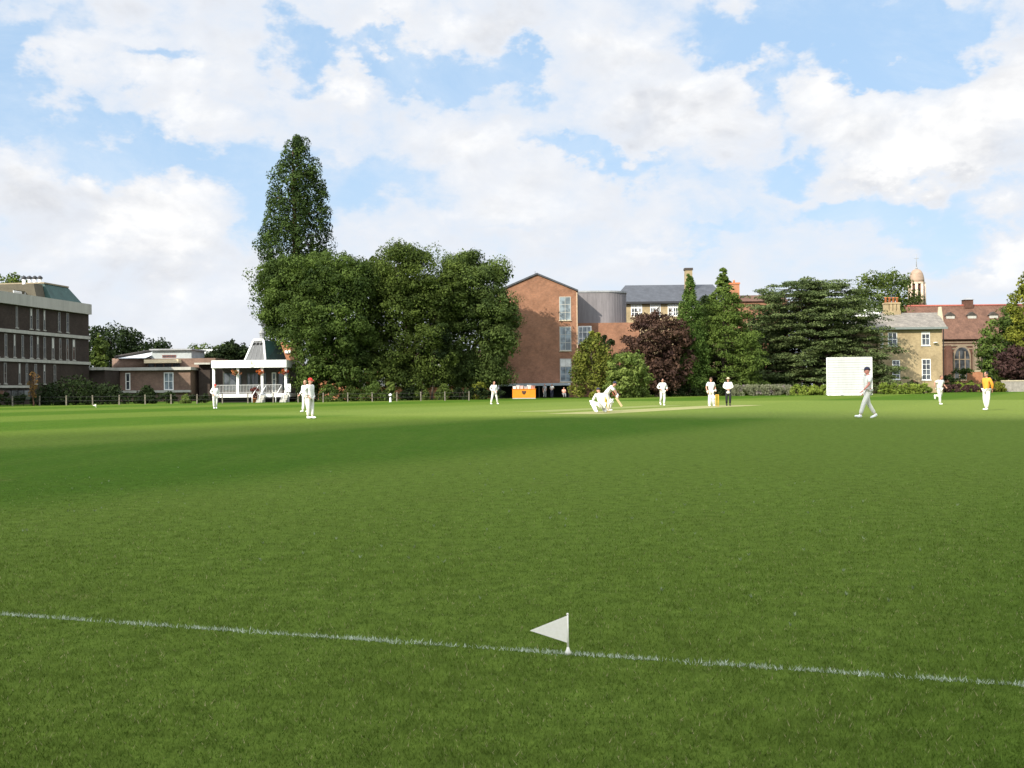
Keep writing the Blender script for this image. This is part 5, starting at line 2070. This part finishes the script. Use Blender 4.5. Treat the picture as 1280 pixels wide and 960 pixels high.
    m.box(-hw, hw, -0.06, 0.46, zof(1270, 476.5, 150) + .002, zof(1270, 475.3, 150))
    m.build('coping', STONE, w)


red_hall()
# ------------------------------------------------------------------ people
SKIN = plain('skin', (0.46, 0.24, 0.17), 0.55, 0.08, 6)
SKIN_D = plain('tanned_skin', (0.34, 0.17, 0.115), 0.55, 0.08, 6)
EYE_M = plain('eye', (0.03, 0.025, 0.02), 0.3)
LIP = plain('lips', (0.36, 0.12, 0.10), 0.5)
CREAM = plain('cricket_whites', (0.72, 0.71, 0.66), 0.85, 0.12, 7, 0.8)
CREAM2 = plain('cream_trousers', (0.66, 0.64, 0.57), 0.85, 0.14, 7, 0.8)
SHOE = plain('white_shoes', (0.72, 0.72, 0.70), 0.6, 0.1, 8)
BLACKC = plain('black_cloth', (0.015, 0.015, 0.018), 0.85, 0.2, 5)
YELLOW = plain('yellow_cloth', (0.66, 0.26, 0.03), 0.8, 0.1, 5)
REDC = plain('red_cloth', (0.52, 0.035, 0.028), 0.75, 0.12, 6)
NAVY = plain('navy_cloth', (0.02, 0.022, 0.045), 0.8, 0.15, 6)
HAIR_D = plain('dark_hair', (0.022, 0.016, 0.012), 0.6, 0.3, 20)
HAIR_B = plain('brown_hair', (0.085, 0.048, 0.026), 0.6, 0.3, 20)
HAIR_F = plain('fair_hair', (0.30, 0.20, 0.10), 0.6, 0.25, 20)
PINK = plain('pink_cloth', (0.70, 0.40, 0.30), 0.8, 0.1, 6)
GREYC = plain('grey_cloth', (0.22, 0.22, 0.23), 0.8, 0.15, 6)
GLOVE = plain('glove_leather', (0.55, 0.50, 0.42), 0.7, 0.15, 8)
WOOD = plain('willow', (0.62, 0.46, 0.26), 0.5, 0.15, 6, streak=True)
RUB = plain('grip_rubber', (0.35, 0.08, 0.06), 0.6, 0.1, 8)


def skin_mesh(nodes, edges, radii, root=0, sub=1):
    me = bpy.data.meshes.new('temp')
    me.from_pydata([tuple(n) for n in nodes], edges, [])
    o = bpy.data.objects.new('temp', me)
    COL.objects.link(o)
    md = o.modifiers.new('s', 'SKIN')
    md.use_smooth_shade = True
    sv = me.skin_vertices[0].data
    for i, r in enumerate(radii):
        sv[i].radius = (r, r) if not hasattr(r, '__len__') else r
        sv[i].use_root = (i == root)
    if sub:
        s2 = o.modifiers.new('d', 'SUBSURF')
        s2.levels = s2.render_levels = sub
    dg = bpy.context.evaluated_depsgraph_get()
    out = bpy.data.meshes.new_from_object(o.evaluated_get(dg))
    bpy.data.objects.remove(o)
    bpy.data.meshes.remove(me)
    return out


BASE = dict(pelvis=(0, 0, .93), waist=(0, 0.01, 1.10), chest=(0, 0.01, 1.30), neck=(0, 0.01, 1.48), head=(0, -.015, 1.63),
            shL=(.185, .01, 1.42), elL=(.24, .03, 1.15), wrL=(.24, -.05, .91),
            hipL=(.095, 0, .90), knL=(.11, -.02, .50), anL=(.12, .02, .09),
            shR=(-.185, .01, 1.42), elR=(-.24, .03, 1.15), wrR=(-.24, -.05, .91),
            hipR=(-.095, 0, .90), knR=(-.11, -.02, .50), anR=(-.12, .02, .09),
            toeL=(0.03, -1, 0), toeR=(-0.03, -1, 0), face=(0, -1, 0))


def hand(mb, el, wr, side, m=0, curl=0.5):
    """palm and five unequal, bent fingers, thumb off the side"""
    el, wr = Vector(el), Vector(wr)
    d = (wr - el).normalized()
    ref = Vector((0, -1, 0)) if abs(d.y) < 0.8 else Vector((0, 0, -1))
    w = d.cross(ref).normalized() * side           # across the knuckles
    n = w.cross(d).normalized() * side             # palm side
    palm = wr + d * 0.055
    R = Matrix((w, n, d)).transposed()
    mb.ball(palm, (0.042, 0.019, 0.052), 8, 6, m, -0.99, R)
    for i, ln in enumerate((0.072, 0.082, 0.076, 0.058)):
        s = palm + d * 0.035 + w * (0.028 - 0.019 * i)
        k1 = s + d * ln * 0.5 + n * 0.012 * curl
        k2 = k1 + (d * (1 - 0.5 * curl) + n * curl).normalized() * ln * 0.5
        mb.tube([s, k1, k2], [0.0100, 0.0090, 0.0065], 6, m)
    s = wr + d * 0.03 + w * 0.03
    k1 = s + (d * 0.7 + w * 0.7).normalized() * 0.035
    mb.tube([s, k1, k1 + (d + n * 0.3).normalized() * 0.03], [0.0125, 0.0105, 0.008], 6, m)


def person(label, loc, rotz, pose=None, top='shirt', sleeves='short', shirt=None, trousers=None, shoes=None, skin=None, head='hair', head_mat=None,
           scale=1.0, group='cricketers on the field', gloves=None, pads=None, coat=None, hair=None):
    P = dict(BASE)
    P.update(pose or {})
    V = {k: Vector(v) for k, v in P.items()}
    shirt, trousers, shoes, skin = shirt or CREAM, trousers or CREAM2, shoes or SHOE, skin or SKIN
    names = ['pelvis', 'waist', 'chest', 'neck', 'shL', 'elL', 'wrL', 'shR', 'elR', 'wrR', 'hipL', 'knL', 'anL', 'hipR', 'knR', 'anR']
    nodes = [V[n] for n in names]
    hd = V['head']
    f = V['face'].normalized()
    nodes.append(V['neck'].lerp(hd, 0.55))
    E = [('pelvis', 'waist'), ('waist', 'chest'), ('chest', 'neck'), ('chest', 'shL'), ('shL', 'elL'), ('elL', 'wrL'), ('chest', 'shR'), ('shR', 'elR'), ('elR', 'wrR'),
         ('pelvis', 'hipL'), ('hipL', 'knL'), ('knL', 'anL'), ('pelvis', 'hipR'), ('hipR', 'knR'), ('knR', 'anR')]
    ix = {n: i for i, n in enumerate(names)}
    edges = [(ix[a], ix[b]) for a, b in E] + [(ix['neck'], len(nodes) - 1)]
    rad = dict(pelvis=.115, waist=.11, chest=.12, neck=.055, shL=.062, elL=.043, wrL=.029, shR=.062, elR=.043, wrR=.029, hipL=.085, knL=.056, anL=.038, hipR=.085, knR=.056, anR=.038)
    me = skin_mesh(nodes, edges, [rad[n] for n in names] + [.052])
    mb = MB()
    mb.add_mesh(me, 0)
    bpy.data.meshes.remove(me)
    # head with a face
    side = Vector((-f.y, f.x, 0)).normalized()      # the person's left
    up = side.cross(f) * -1
    up = up if up.z > 0 else -up
    Rh = Matrix((side, -f, up)).transposed()
    mb.ball(hd, (.076, .096, .118), 14, 10, 0, -0.99, Rh)
    mb.ball(hd - up * .05 + f * .03, (.056, .066, .068), 12, 8, 0, -0.99, Rh)
    mb.tube([hd + f * .09 + up * .012, hd + f * .115 - up * .025, hd + f * .088 - up * .035], [.008, .016, .006], 6, 0)
    for s in (-1, 1):
        mb.ball(hd + side * s * .076 - up * .005, (.012, .024, .034), 8, 6, 0, -0.99, Rh)
        mb.ball(hd + f * .083 + side * s * .031 + up * .012, (.014, .010, .009), 8, 6, 1, -0.99, Rh)
    mb.ball(hd + f * .088 - up * .058, (.024, .010, .008), 8, 6, 2, -0.99, Rh)
    hand(mb, V['elL'], V['wrL'], 1)
    hand(mb, V['elR'], V['wrR'], -1)
    body = mb.build('person', [skin, EYE_M, LIP])
    body.location = loc
    body.rotation_euler = (0, 0, rotz)
    body.scale = (scale,) * 3
    tag(body, label, 'person', group)
    # shirt
    def sub(v, a, b_, fz):
        return V[a].lerp(V[b_], fz)
    sl = {'short': 0.85, 'long': 1.0}[sleeves]
    nd = [V['pelvis'] + Vector((0, 0, .0)), V['waist'], V['chest'], V['chest'].lerp(V['neck'], .82)]
    ed = [(0, 1), (1, 2), (2, 3)]
    rr = [.150, .142, .150, .072]
    for s in 'LR':
        b0 = len(nd)
        nd += [V['sh' + s]]
        rr += [.086]
        ed += [(2, b0)]
        if sleeves == 'short':
            nd += [sub(0, 'sh' + s, 'el' + s, .8)]
            rr += [.074]
            ed += [(b0, b0 + 1)]
        else:
            nd += [V['el' + s], sub(0, 'el' + s, 'wr' + s, .92)]
            rr += [.066, .048]
            ed += [(b0, b0 + 1), (b0 + 1, b0 + 2)]
    if coat:                                         # long umpire's coat hanging to mid thigh
        nd.append(V['pelvis'] + Vector((0, 0, -.22)))
        rr.append(.185)
        ed.append((0, len(nd) - 1))
        rr[0] = .172
    me = skin_mesh(nd, ed, rr, 1)
    m = MB()
    m.add_mesh(me)
    m.build({'coat': 'coat'}.get(top, top), shirt, body)
    # trousers
    nd = [V['pelvis'] + (V['waist'] - V['pelvis']) * .25]
    ed, rr = [], [.135]
    for s in 'LR':
        b0 = len(nd)
        nd += [V['hip' + s], V['kn' + s], V['kn' + s].lerp(V['an' + s], .93)]
        rr += [.110, .082, .068]
        ed += [(0, b0), (b0, b0 + 1), (b0 + 1, b0 + 2)]
    me = skin_mesh(nd, ed, rr)
    m = MB()
    m.add_mesh(me)
    m.build('trousers', trousers, body)
    for s in 'LR':
        a = V['an' + s]
        d = V['toe' + s].normalized()
        sd = d.cross(Vector((0, 0, 1)))
        sd = sd.normalized() if sd.length > 0.1 else Vector((1, 0, 0))
        R = Matrix((sd, d, sd.cross(d))).transposed()
        m = MB()
        m.ball(a + d * .065 + Vector((0, 0, -.035)), (.048, .140, .048), 10, 6, 0, -0.75, R)
        m.ball(a + Vector((0, 0, -.01)), (.050, .062, .06), 10, 6, 0, -0.99, R)
        m.build('shoe', shoes, body)
    # hair, cap, helmet
    m = MB()
    m.ball(hd - f * .012 + up * .012, (.083, .100, .118), 14, 8, 0, 0.05 if head != 'hair' else -0.1, Rh @ Matrix.Rotation(RAD(-14), 3, 'X'))
    m.build('hair', hair or HAIR_B, body)
    if head in ('cap', 'helmet'):
        m = MB()
        m.ball(hd - f * .004 + up * .03, (.092, .110, .108), 14, 8, 0, 0.0, Rh)
        b0 = len(m.v)
        arc = [(math.cos(a), math.sin(a)) for a in [math.pi * i / 10 for i in range(11)]]
        top_, bot = [], []
        for ca, sa in arc:
            p = hd + up * .035 + side * ca * .078 + f * (.07 + sa * .115) - up * (.02 * sa)
            top_.append(p + up * .008)
            bot.append(p)
        m.loft(bot, top_)
        if head == 'helmet':
            for z in (-.01, -.04, -.07):
                pts = [hd + up * z + side * ca * .095 + f * (.02 + sa * .115) for ca, sa in arc]
                m.tube(pts, .006, 5)
        m.build('helmet' if head == 'helmet' else 'cap', head_mat or REDC, body)
    elif head == 'hat':
        m = MB()
        m.ball(hd + up * .045, (.095, .112, .10), 14, 8, 0, 0.0, Rh)
        ring = [hd + up * .045 + side * math.cos(2 * math.pi * i / 20) * .17 + f * math.sin(2 * math.pi * i / 20) * .18 for i in range(20)]
        m.loft(ring, [p + up * .01 for p in ring])
        m.build('hat', head_mat or CREAM, body)
    if pads:
        for s in 'LR':
            kn, an = V['kn' + s], V['an' + s]
            d = (an - kn).normalized()
            fw = V['toe' + s].normalized()
            sd = d.cross(fw).normalized()
            fw = sd.cross(d).normalized()
            m = MB()
            tp = kn - d * .16
            for j in range(5):
                o = sd * (j - 2) * .042 + fw * (.082 - .012 * abs(j - 2))
                m.tube([tp + o, kn + o * 1.08, an + o - d * .01], [.024, .026, .024], 6)
            m.tube([kn + fw * .10 - sd * .1, kn + fw * .125, kn + fw * .10 + sd * .1], .035, 6)
            m.build('leg_pad', WHITE, body)
    if gloves:
        for s, sg in (('L', 1), ('R', -1)):
            d = (V['wr' + s] - V['el' + s]).normalized()
            m = MB()
            m.tube([V['wr' + s] - d * .05, V['wr' + s] + d * .02, V['wr' + s] + d * .10], [.05, .052, .058], 8)
            m.build('glove', gloves, body)
    return body


def stand_at(x, y):
    return ground(x, y)


R90 = math.pi / 2
# fielder in the red cap by the pavilion
person('fielder in red cap and whites standing before the pavilion end', stand_at(269, 511), RAD(35),
       dict(elR=(-.30, .06, 1.18), wrR=(-.20, -.14, 1.02), elL=(.27, .05, 1.16), wrL=(.27, -.03, .92), anL=(.08, .06, .09), anR=(-.10, -.03, .09)), sleeves='long', head='cap')
# two fielders almost in line
person('fielder in red cap with hands in pockets, nearer of two almost in line', stand_at(388, 523.5), RAD(62),
       dict(elL=(.30, .10, 1.17), wrL=(.20, -.04, .98), elR=(-.30, .10, 1.17), wrR=(-.20, -.04, .98), anL=(.05, -.06, .09), anR=(-.07, .08, .09), knR=(-.09, .02, .5), face=(.25, -1, -.12)),
       sleeves='long', head='cap')
person('bareheaded fielder half hidden behind the red capped fielder', stand_at(381.8, 515.5), RAD(-30),
       dict(anL=(.09, .10, .09), anR=(-.1, -.10, .09), wrR=(-.26, -.16, .98)), sleeves='long', hair=HAIR_F, scale=1.03)
# fielder in front of the gable, feet apart
person('fielder with feet wide apart in front of the orange stall end', stand_at(617.8, 505.5), RAD(28),
       dict(anL=(.30, .05, .09), knL=(.20, -.04, .5), anR=(-.28, .0, .09), knR=(-.20, -.04, .5), elL=(.28, .10, 1.17), wrL=(.16, -.10, 1.0), elR=(-.28, .10, 1.17), wrR=(-.16, -.10, 1.0)),
       sleeves='long', hair=HAIR_B, scale=1.03)
# wicketkeeper crouching, seen from behind, and the batsman
person('wicketkeeper crouching low with his back to the view', stand_at(751, 516), RAD(200),
       dict(pelvis=(0, .16, .36), waist=(0, .07, .55), chest=(0, -.08, .76), neck=(0, -.17, .93), head=(0, -.25, 1.06), shL=(.19, -.10, .86), shR=(-.19, -.10, .86),
            elL=(.25, -.30, .62), elR=(-.25, -.30, .62), wrL=(.09, -.50, .46), wrR=(-.09, -.50, .46), hipL=(.11, .14, .36), hipR=(-.11, .14, .36),
            knL=(.27, -.28, .50), knR=(-.27, -.28, .50), anL=(.22, .04, .10), anR=(-.22, .04, .10), face=(0, -1, -.25)),
       sleeves='long', head='cap', head_mat=NAVY, gloves=GLOVE, pads=True, scale=1.02)
bat_loc = stand_at(760.5, 514.2)
person('batsman bent over his bat just beyond the crouching wicketkeeper', bat_loc, RAD(75),
       dict(pelvis=(0, .12, .88), waist=(0, .02, 1.03), chest=(0, -.14, 1.18), neck=(0, -.25, 1.30), head=(.02, -.34, 1.40), shL=(.19, -.17, 1.24), shR=(-.19, -.17, 1.24),
            elL=(.22, -.36, 1.02), elR=(-.14, -.38, 1.0), wrL=(.06, -.46, .84), wrR=(-.02, -.45, .76), hipL=(.10, .10, .86), hipR=(-.10, .10, .86),
            knL=(.20, -.10, .50), knR=(-.20, -.08, .50), anL=(.24, .02, .10), anR=(-.24, .02, .10), face=(.7, -.7, -.1)),
       sleeves='short', head='helmet', head_mat=NAVY, gloves=WHITE, pads=True)


def bat(p_handle, p_toe, face_dir):
    h, e = Vector(p_handle), Vector(p_toe)
    d = (e - h).normalized()
    t = thing('cricket_bat', 'pale wooden cricket bat slanting down from the batsman', 'bat', h)
    s = d.cross(Vector(face_dir)).normalized()
    n = s.cross(d).normalized()
    m = MB()
    a, b_ = d * .30, d * .86
    m.loft([a + s * .05 + n * .0, a + n * .03, a - s * .05, a - n * .012], [d * .38 + s * .054, d * .38 + n * .035, d * .38 - s * .054, d * .38 - n * .012])
    m.loft([d * .3801 + s * .054, d * .3801 + n * .035, d * .3801 - s * .054, d * .3801 - n * .012], [b_ + s * .054, b_ + n * .04, b_ - s * .054, b_ - n * .012])
    m.build('blade', WOOD, t)
    m = MB()
    m.tube([d * -.04, d * .31], [.018, .016], 8)
    m.build('handle', RUB, t)


hb = at(766, 491, 51.6)
bat(hb, at(776, 506, 51.8), (0, -1, 0))
# runner / non striker, bowler, umpire
person('fielder in long whites jogging towards the view with elbows bent', stand_at(828.5, 507.2), RAD(8),
       dict(elL=(.31, .12, 1.18), wrL=(.25, -.12, 1.06), elR=(-.32, .10, 1.2), wrR=(-.2, -.12, 1.08), anR=(-.10, .22, .22), knR=(-.12, -.06, .52), anL=(.06, -.05, .09), toeR=(0, -.75, -.65)),
       sleeves='long', skin=SKIN_D, hair=HAIR_D)
person('batsman at the bowler end in helmet and pads beside the stumps', stand_at(889, 508), RAD(14),
       dict(elL=(.30, .06, 1.16), wrL=(.22, -.16, .98), elR=(-.28, .08, 1.16), wrR=(-.26, -.06, .90), anL=(.15, .0, .09), anR=(-.16, -.05, .09)),
       sleeves='short', head='cap', head_mat=HAIR_B, pads=True, gloves=GLOVE, skin=SKIN)
person('umpire in long white coat and black trousers, arms folded in front', stand_at(910.5, 507.4), RAD(-6),
       dict(elL=(.29, .02, 1.17), wrL=(.06, -.17, 1.06), elR=(-.29, .02, 1.17), wrR=(-.06, -.19, 1.02), anL=(.10, .02, .09), anR=(-.10, .02, .09)),
       top='coat', coat=True, sleeves='long', trousers=BLACKC, shoes=BLACKC, head='hat', head_mat=plain('straw', (0.50, 0.40, 0.27)))
# man striding to the left in front of the sightscreen
person('dark capped fielder striding past the sightscreen', stand_at(1085, 522.5), RAD(-86),
       dict(elR=(-.22, .10, 1.15), wrR=(-.22, -.04, .90), elL=(.23, -.05, 1.15), wrL=(.22, -.24, .96), anL=(.08, -.31, .09), knL=(.10, -.19, .50), anR=(-.08, .30, .11), knR=(-.10, .06, .50),
            toeR=(0, -.9, -.35), toeL=(0, -1, .1)), head='cap', head_mat=NAVY, skin=plain('pink_skin', (0.52, 0.22, 0.17)), scale=1.06)
# running fielder / bowler at the right
person('fielder in mid run with one arm thrown out before the clipped shrubs', stand_at(1174.5, 506), RAD(22),
       dict(pelvis=(0, .02, .92), chest=(0, -.06, 1.30), neck=(.01, -.10, 1.47), head=(.02, -.15, 1.60), shL=(.18, -.08, 1.42), shR=(-.18, -.04, 1.38), elL=(.30, -.02, 1.20), wrL=(.26, -.22, 1.06), elR=(-.40, -.04, 1.28), wrR=(-.52, -.16, 1.12),
            anL=(.06, .42, .55), knL=(.12, .02, .50), anR=(-.02, -.06, .09), knR=(-.09, -.12, .50), toeL=(0, -.1, -1)), sleeves='short', hair=HAIR_B, skin=SKIN_D)
# man in yellow
person('man in yellow top and white trousers standing side on', stand_at(1233.5, 513), RAD(-72),
       dict(elL=(.25, .10, 1.16), wrL=(.16, .17, .94), elR=(-.25, .10, 1.16), wrR=(-.12, .18, .94), anL=(.06, -.06, .09), anR=(-.07, .05, .09)),
       top='sweater', sleeves='long', shirt=YELLOW, hair=HAIR_D, skin=SKIN_D)
# people under the canopy
person('woman in peach top sitting beneath the end of the canopy', (at(705, 490, 127).x, 127, 0), RAD(10),
       dict(pelvis=(0, .1, .50), waist=(0, .1, .66), chest=(0, .08, .88), neck=(0, .06, 1.06), head=(0, .04, 1.2), shL=(.17, .07, 1.0), shR=(-.17, .07, 1.0), elL=(.22, -.02, .76), elR=(-.22, -.02, .76),
            wrL=(.1, -.22, .66), wrR=(-.1, -.22, .66), hipL=(.1, .06, .5), hipR=(-.1, .06, .5), knL=(.12, -.38, .5), knR=(-.12, -.38, .5), anL=(.12, -.36, .1), anR=(-.12, -.36, .1)),
       shirt=PINK, trousers=GREYC, hair=HAIR_B, shoes=BLACKC, group='spectators under the canopy')
person('spectator in pale shirt standing in the shade of the canopy', (at(681, 490, 128).x, 128, 0), RAD(20), dict(wrL=(.1, -.2, 1.0)), shirt=GREYC, trousers=GREYC, shoes=BLACKC, hair=HAIR_D, group='spectators under the canopy')
person('spectator in white shirt with folded arms under the canopy', (at(690, 490, 128.5).x, 128.5, 0), RAD(-25),
       dict(elL=(.28, .02, 1.17), wrL=(.02, -.17, 1.1), elR=(-.28, .02, 1.17), wrR=(-.02, -.19, 1.06)), shirt=plain('pale_cloth', (0.5, 0.48, 0.45)), trousers=NAVY, shoes=BLACKC, group='spectators under the canopy')
# ------------------------------------------------------------------ things on and round the field
def thin_plastic():
    m, t = material('thin_white_plastic')
    g = t.n('ShaderNodeNewGeometry')
    c = t.mix(t.ramp(t.noise(g.outputs['Position'], 60.0, 4, 0.6), 0.3, 0.7), (0.90, 0.86, 0.76), (0.95, 0.91, 0.83))
    d = t.n('ShaderNodeBsdfPrincipled', i_Roughness=0.5)
    t.l(c, d, 0, 'Base Color')
    tr = t.n('ShaderNodeBsdfTranslucent')
    t.l(c, tr, 0, 'Color')
    mx = t.n('ShaderNodeMixShader')
    mx.inputs[0].default_value = 0.4
    t.l(d, mx, 0, 1)
    t.l(tr, mx, 0, 2)
    t.l(mx, t.n('ShaderNodeOutputMaterial'))
    return m


PLASTIC = thin_plastic()


def boundary_flag(loc, rotz, label):
    t = thing('boundary_flag', label, 'flag', loc, rotz, 'boundary flags')
    m = MB()
    m.tube([(0, 0, 0.012), (0, 0, 0.181)], [0.0044, 0.004], 10)
    m.ball((0, 0, 0.181), (0.0055, 0.0055, 0.006), 8, 6, 0, -0.99)
    m.build('pole', PLASTIC, t)
    m = MB()
    m.lathe([(0.013, 0.0), (0.013, 0.012), (0.008, 0.022), (0.005, 0.034)], 12)
    m.build('base', PLASTIC, t)
    # pennant: a thin sheet with a fold, long edge on the pole
    n = 10
    m = MB()
    rows = []
    for i in range(n + 1):
        f = i / n
        x = -0.004 - 0.166 * f
        zt, zb = 0.1735 - 0.0615 * f, 0.053 + 0.0575 * f
        yw = 0.002 * math.sin(f * 4.2) * f
        rows.append(((x, yw, zb), (x, yw, zt)))
    for k, off in ((0, -0.0006), (1, 0.0006)):
        b = len(m.v)
        for a, c in rows:
            m.v += [(a[0], a[1] + off, a[2]), (c[0], c[1] + off, c[2])]
        for i in range(n):
            q = (b + 2 * i, b + 2 * i + 1, b + 2 * i + 3, b + 2 * i + 2)
            m.face(q if k == 0 else q[::-1], 0)
    ring = [2 * i for i in range(n + 1)] + [2 * i + 1 for i in range(n, -1, -1)]
    N2 = 2 * (n + 1)
    for i in range(len(ring)):
        j = (i + 1) % len(ring)
        m.face((ring[j], ring[i], ring[i] + N2, ring[j] + N2))
    m.build('pennant', PLASTIC, t)
    return t


fl = boundary_flag(LM + Vector((0.0, 0, 0)), RAD(3), 'small white triangular pennant standing on the painted boundary line')
g2 = ground(120, 509.3)
far = copy_tree(fl)
far.location = (g2.x, g2.y, 0)
far.scale = (1.6,) * 3
far['label'] = 'tiny distant white boundary marker on the grass before the fence'


def sightscreen():
    Y = 117.5
    c = at(1062, 494, Y)
    k = Y / FOCAL
    t = thing('sightscreen', 'tall white slatted cricket sightscreen on wheels', 'sightscreen', (c.x, Y, 0), RAD(-4))
    z0, z1 = zof(1062, 493.2, Y), zof(1062, 447, Y)
    hw = 28 * k
    m = MB()
    n = 15
    st = (z1 - z0) / n
    for i in range(n):
        m.box(-hw + 0.08, hw - 0.08, -0.012, 0.012, z0 + st * i + 0.022, z0 + st * (i + 1) - 0.022)
    m.build('slats', plain('toned_white_slats', (0.44, 0.445, 0.435), 0.6, 0.12, 1.3, streak=True), t)  # white toned down evenly so it keeps detail in the sun
    m = MB()
    m.box(-hw + 0.082, hw - 0.082, 0.02, 0.035, z0 + 0.02, z1 - 0.02)
    m.build('backing', plain('grey_backing', (0.27, 0.27, 0.265)), t)  # darker grey puts the shade of the slat gaps into the colour
    m = MB()
    m.box(-hw, -hw + 0.078, -0.05, 0.05, z0, z1 + 0.03).box(hw - 0.078, hw, -0.05, 0.05, z0, z1 + 0.03)
    m.box(-hw + 0.079, hw - 0.079, -0.05, 0.05, z1 - 0.0, z1 + 0.05).box(-hw + 0.079, hw - 0.079, -0.05, 0.05, z0 - 0.09, z0)
    for i in range(1, 6):
        x = -hw + 2 * hw * i / 6
        m.box(x - 0.03, x + 0.03, 0.04, 0.1, z0, z1)
    m.build('frame', WHITE, t)
    for s in (-1, 1):
        m = MB()
        m.tube([(s * (hw - 0.3), 0.1, z1 * 0.75), (s * (hw - 0.3), 1.6, 0.12)], 0.05, 6)
        m.tube([(s * (hw - 0.3), -0.9, 0.12), (s * (hw - 0.3), 1.7, 0.12)], 0.05, 6)
        m.build('brace', WHITE, t)
    for x in (-hw * 0.42, hw * 0.5):
        for y in (-0.62, 0.9):
            m = MB()
            b0 = len(m.v)
            m.lathe([(0.08, -0.07), (0.2, -0.07), (0.22, -0.04), (0.22, 0.04), (0.2, 0.07), (0.08, 0.07)], 16)
            m.v[b0:] = [(x + v[2], y + v[0], 0.22 + v[1]) for v in m.v[b0:]]
            m.build('wheel', OFFW, t)
        m = MB()
        m.tube([(x, -0.62, 0.22), (x, 0.9, 0.22)], 0.04, 6)
        m.tube([(x, 0.0, 0.22), (x, 0.0, z0 - 0.05)], 0.05, 6)
        m.build('axle', WHITE, t)


sightscreen()


def stumps(x, y, label):
    g = ground(x, y)
    t = thing('wicket', label, 'wicket', g, RAD(-30), 'the two wickets')
    for d in (-0.095, 0, 0.095):
        m = MB()
        m.lathe([(0.02, -0.05), (0.02, 0.68), (0.014, 0.705), (0.008, 0.711)], 8, (d, 0))
        m.build('stump', plain('yellow_stump', (0.72, 0.42, 0.06), 0.5), t)
    for d in (-0.048, 0.048):
        m = MB()
        m.tube([(d - 0.05, 0, 0.716), (d - 0.02, 0, 0.716), (d, 0, 0.716), (d + 0.02, 0, 0.716), (d + 0.05, 0, 0.716)], [0.008, 0.01, 0.013, 0.01, 0.008], 8)
        m.build('bail', plain('yellow_stump', (0, 0, 0)), t)


stumps(896.5, 508.2, 'yellow wicket beside the batsman at the bowler end')
stumps(759, 515.3, 'yellow wicket between the crouching wicketkeeper and the bent batsman')


def post_fence():
    a, b = ground(-52, 508.4), ground(586, 500.7)
    a.z = b.z = 0
    d = b - a
    L = d.length
    ang = math.atan2(d.y, d.x)
    t = thing('post_fence', 'low post and wire fence with weathered posts along the far boundary', 'fence', a, ang)
    n = 21
    H = 1.0
    for i in range(n):
        x = L * i / (n - 1)
        m = MB()
        j = 0.03 * math.sin(i * 2.3)
        m.loft([(x - 0.055, -0.055, -0.2), (x + 0.055, -0.055, -0.2), (x + 0.055, 0.055, -0.2), (x - 0.055, 0.055, -0.2)],
               [(x - 0.055 + j, -0.055, H), (x + 0.055 + j, -0.055, H), (x + 0.055 + j, 0.055, H), (x - 0.055 + j, 0.055, H)])
        m.build('post', plain('weathered_wood', (0.17, 0.15, 0.115), 0.85, 0.3, 4), t)
    for z in (0.45, 0.85):
        m = MB()
        m.box(0, L, -0.075, -0.0585, z - 0.012, z + 0.012)
        m.build('rail', plain('grey_wire', (0.035, 0.034, 0.032), 0.6), t)


post_fence()

# lamp with a round white globe
Y = 119.0
p = at(549, 490, Y)
t = thing('lamp_post', 'slim lamp post with a round white globe between the trees', 'street lamp', (p.x, Y, 0))
z = zof(549, 457, Y)
m = MB()
m.lathe([(0.09, -0.1), (0.09, 0.4), (0.05, 0.45), (0.035, z - 0.25), (0.09, z - 0.22), (0.09, z - 0.18)], 10)
m.build('pole', DARKM, t)
m = MB()
m.ball((0, 0, z), (0.24, 0.24, 0.24), 14, 10, 0, -0.99)
m.build('globe', WHITE, t)
# bollard light
Y = 112.0
p = ground(488, 502.6)
t = thing('bollard_light', 'short white bollard with rounded head standing on the grass edge', 'bollard', (p.x, p.y, 0))
m = MB()
m.lathe([(0.13, 0), (0.12, 0.06), (0.10, 0.08), (0.09, 0.42), (0.075, 0.46)], 12)
m.build('base', WHITE, t)
m = MB()
m.lathe([(0.05, 0.461), (0.05, 0.58)], 10)
m.build('neck', DARKM, t)
m = MB()
m.ball((0, 0, 0.70), (0.16, 0.16, 0.15), 14, 8, 0, -0.85)
m.build('head', WHITE, t)
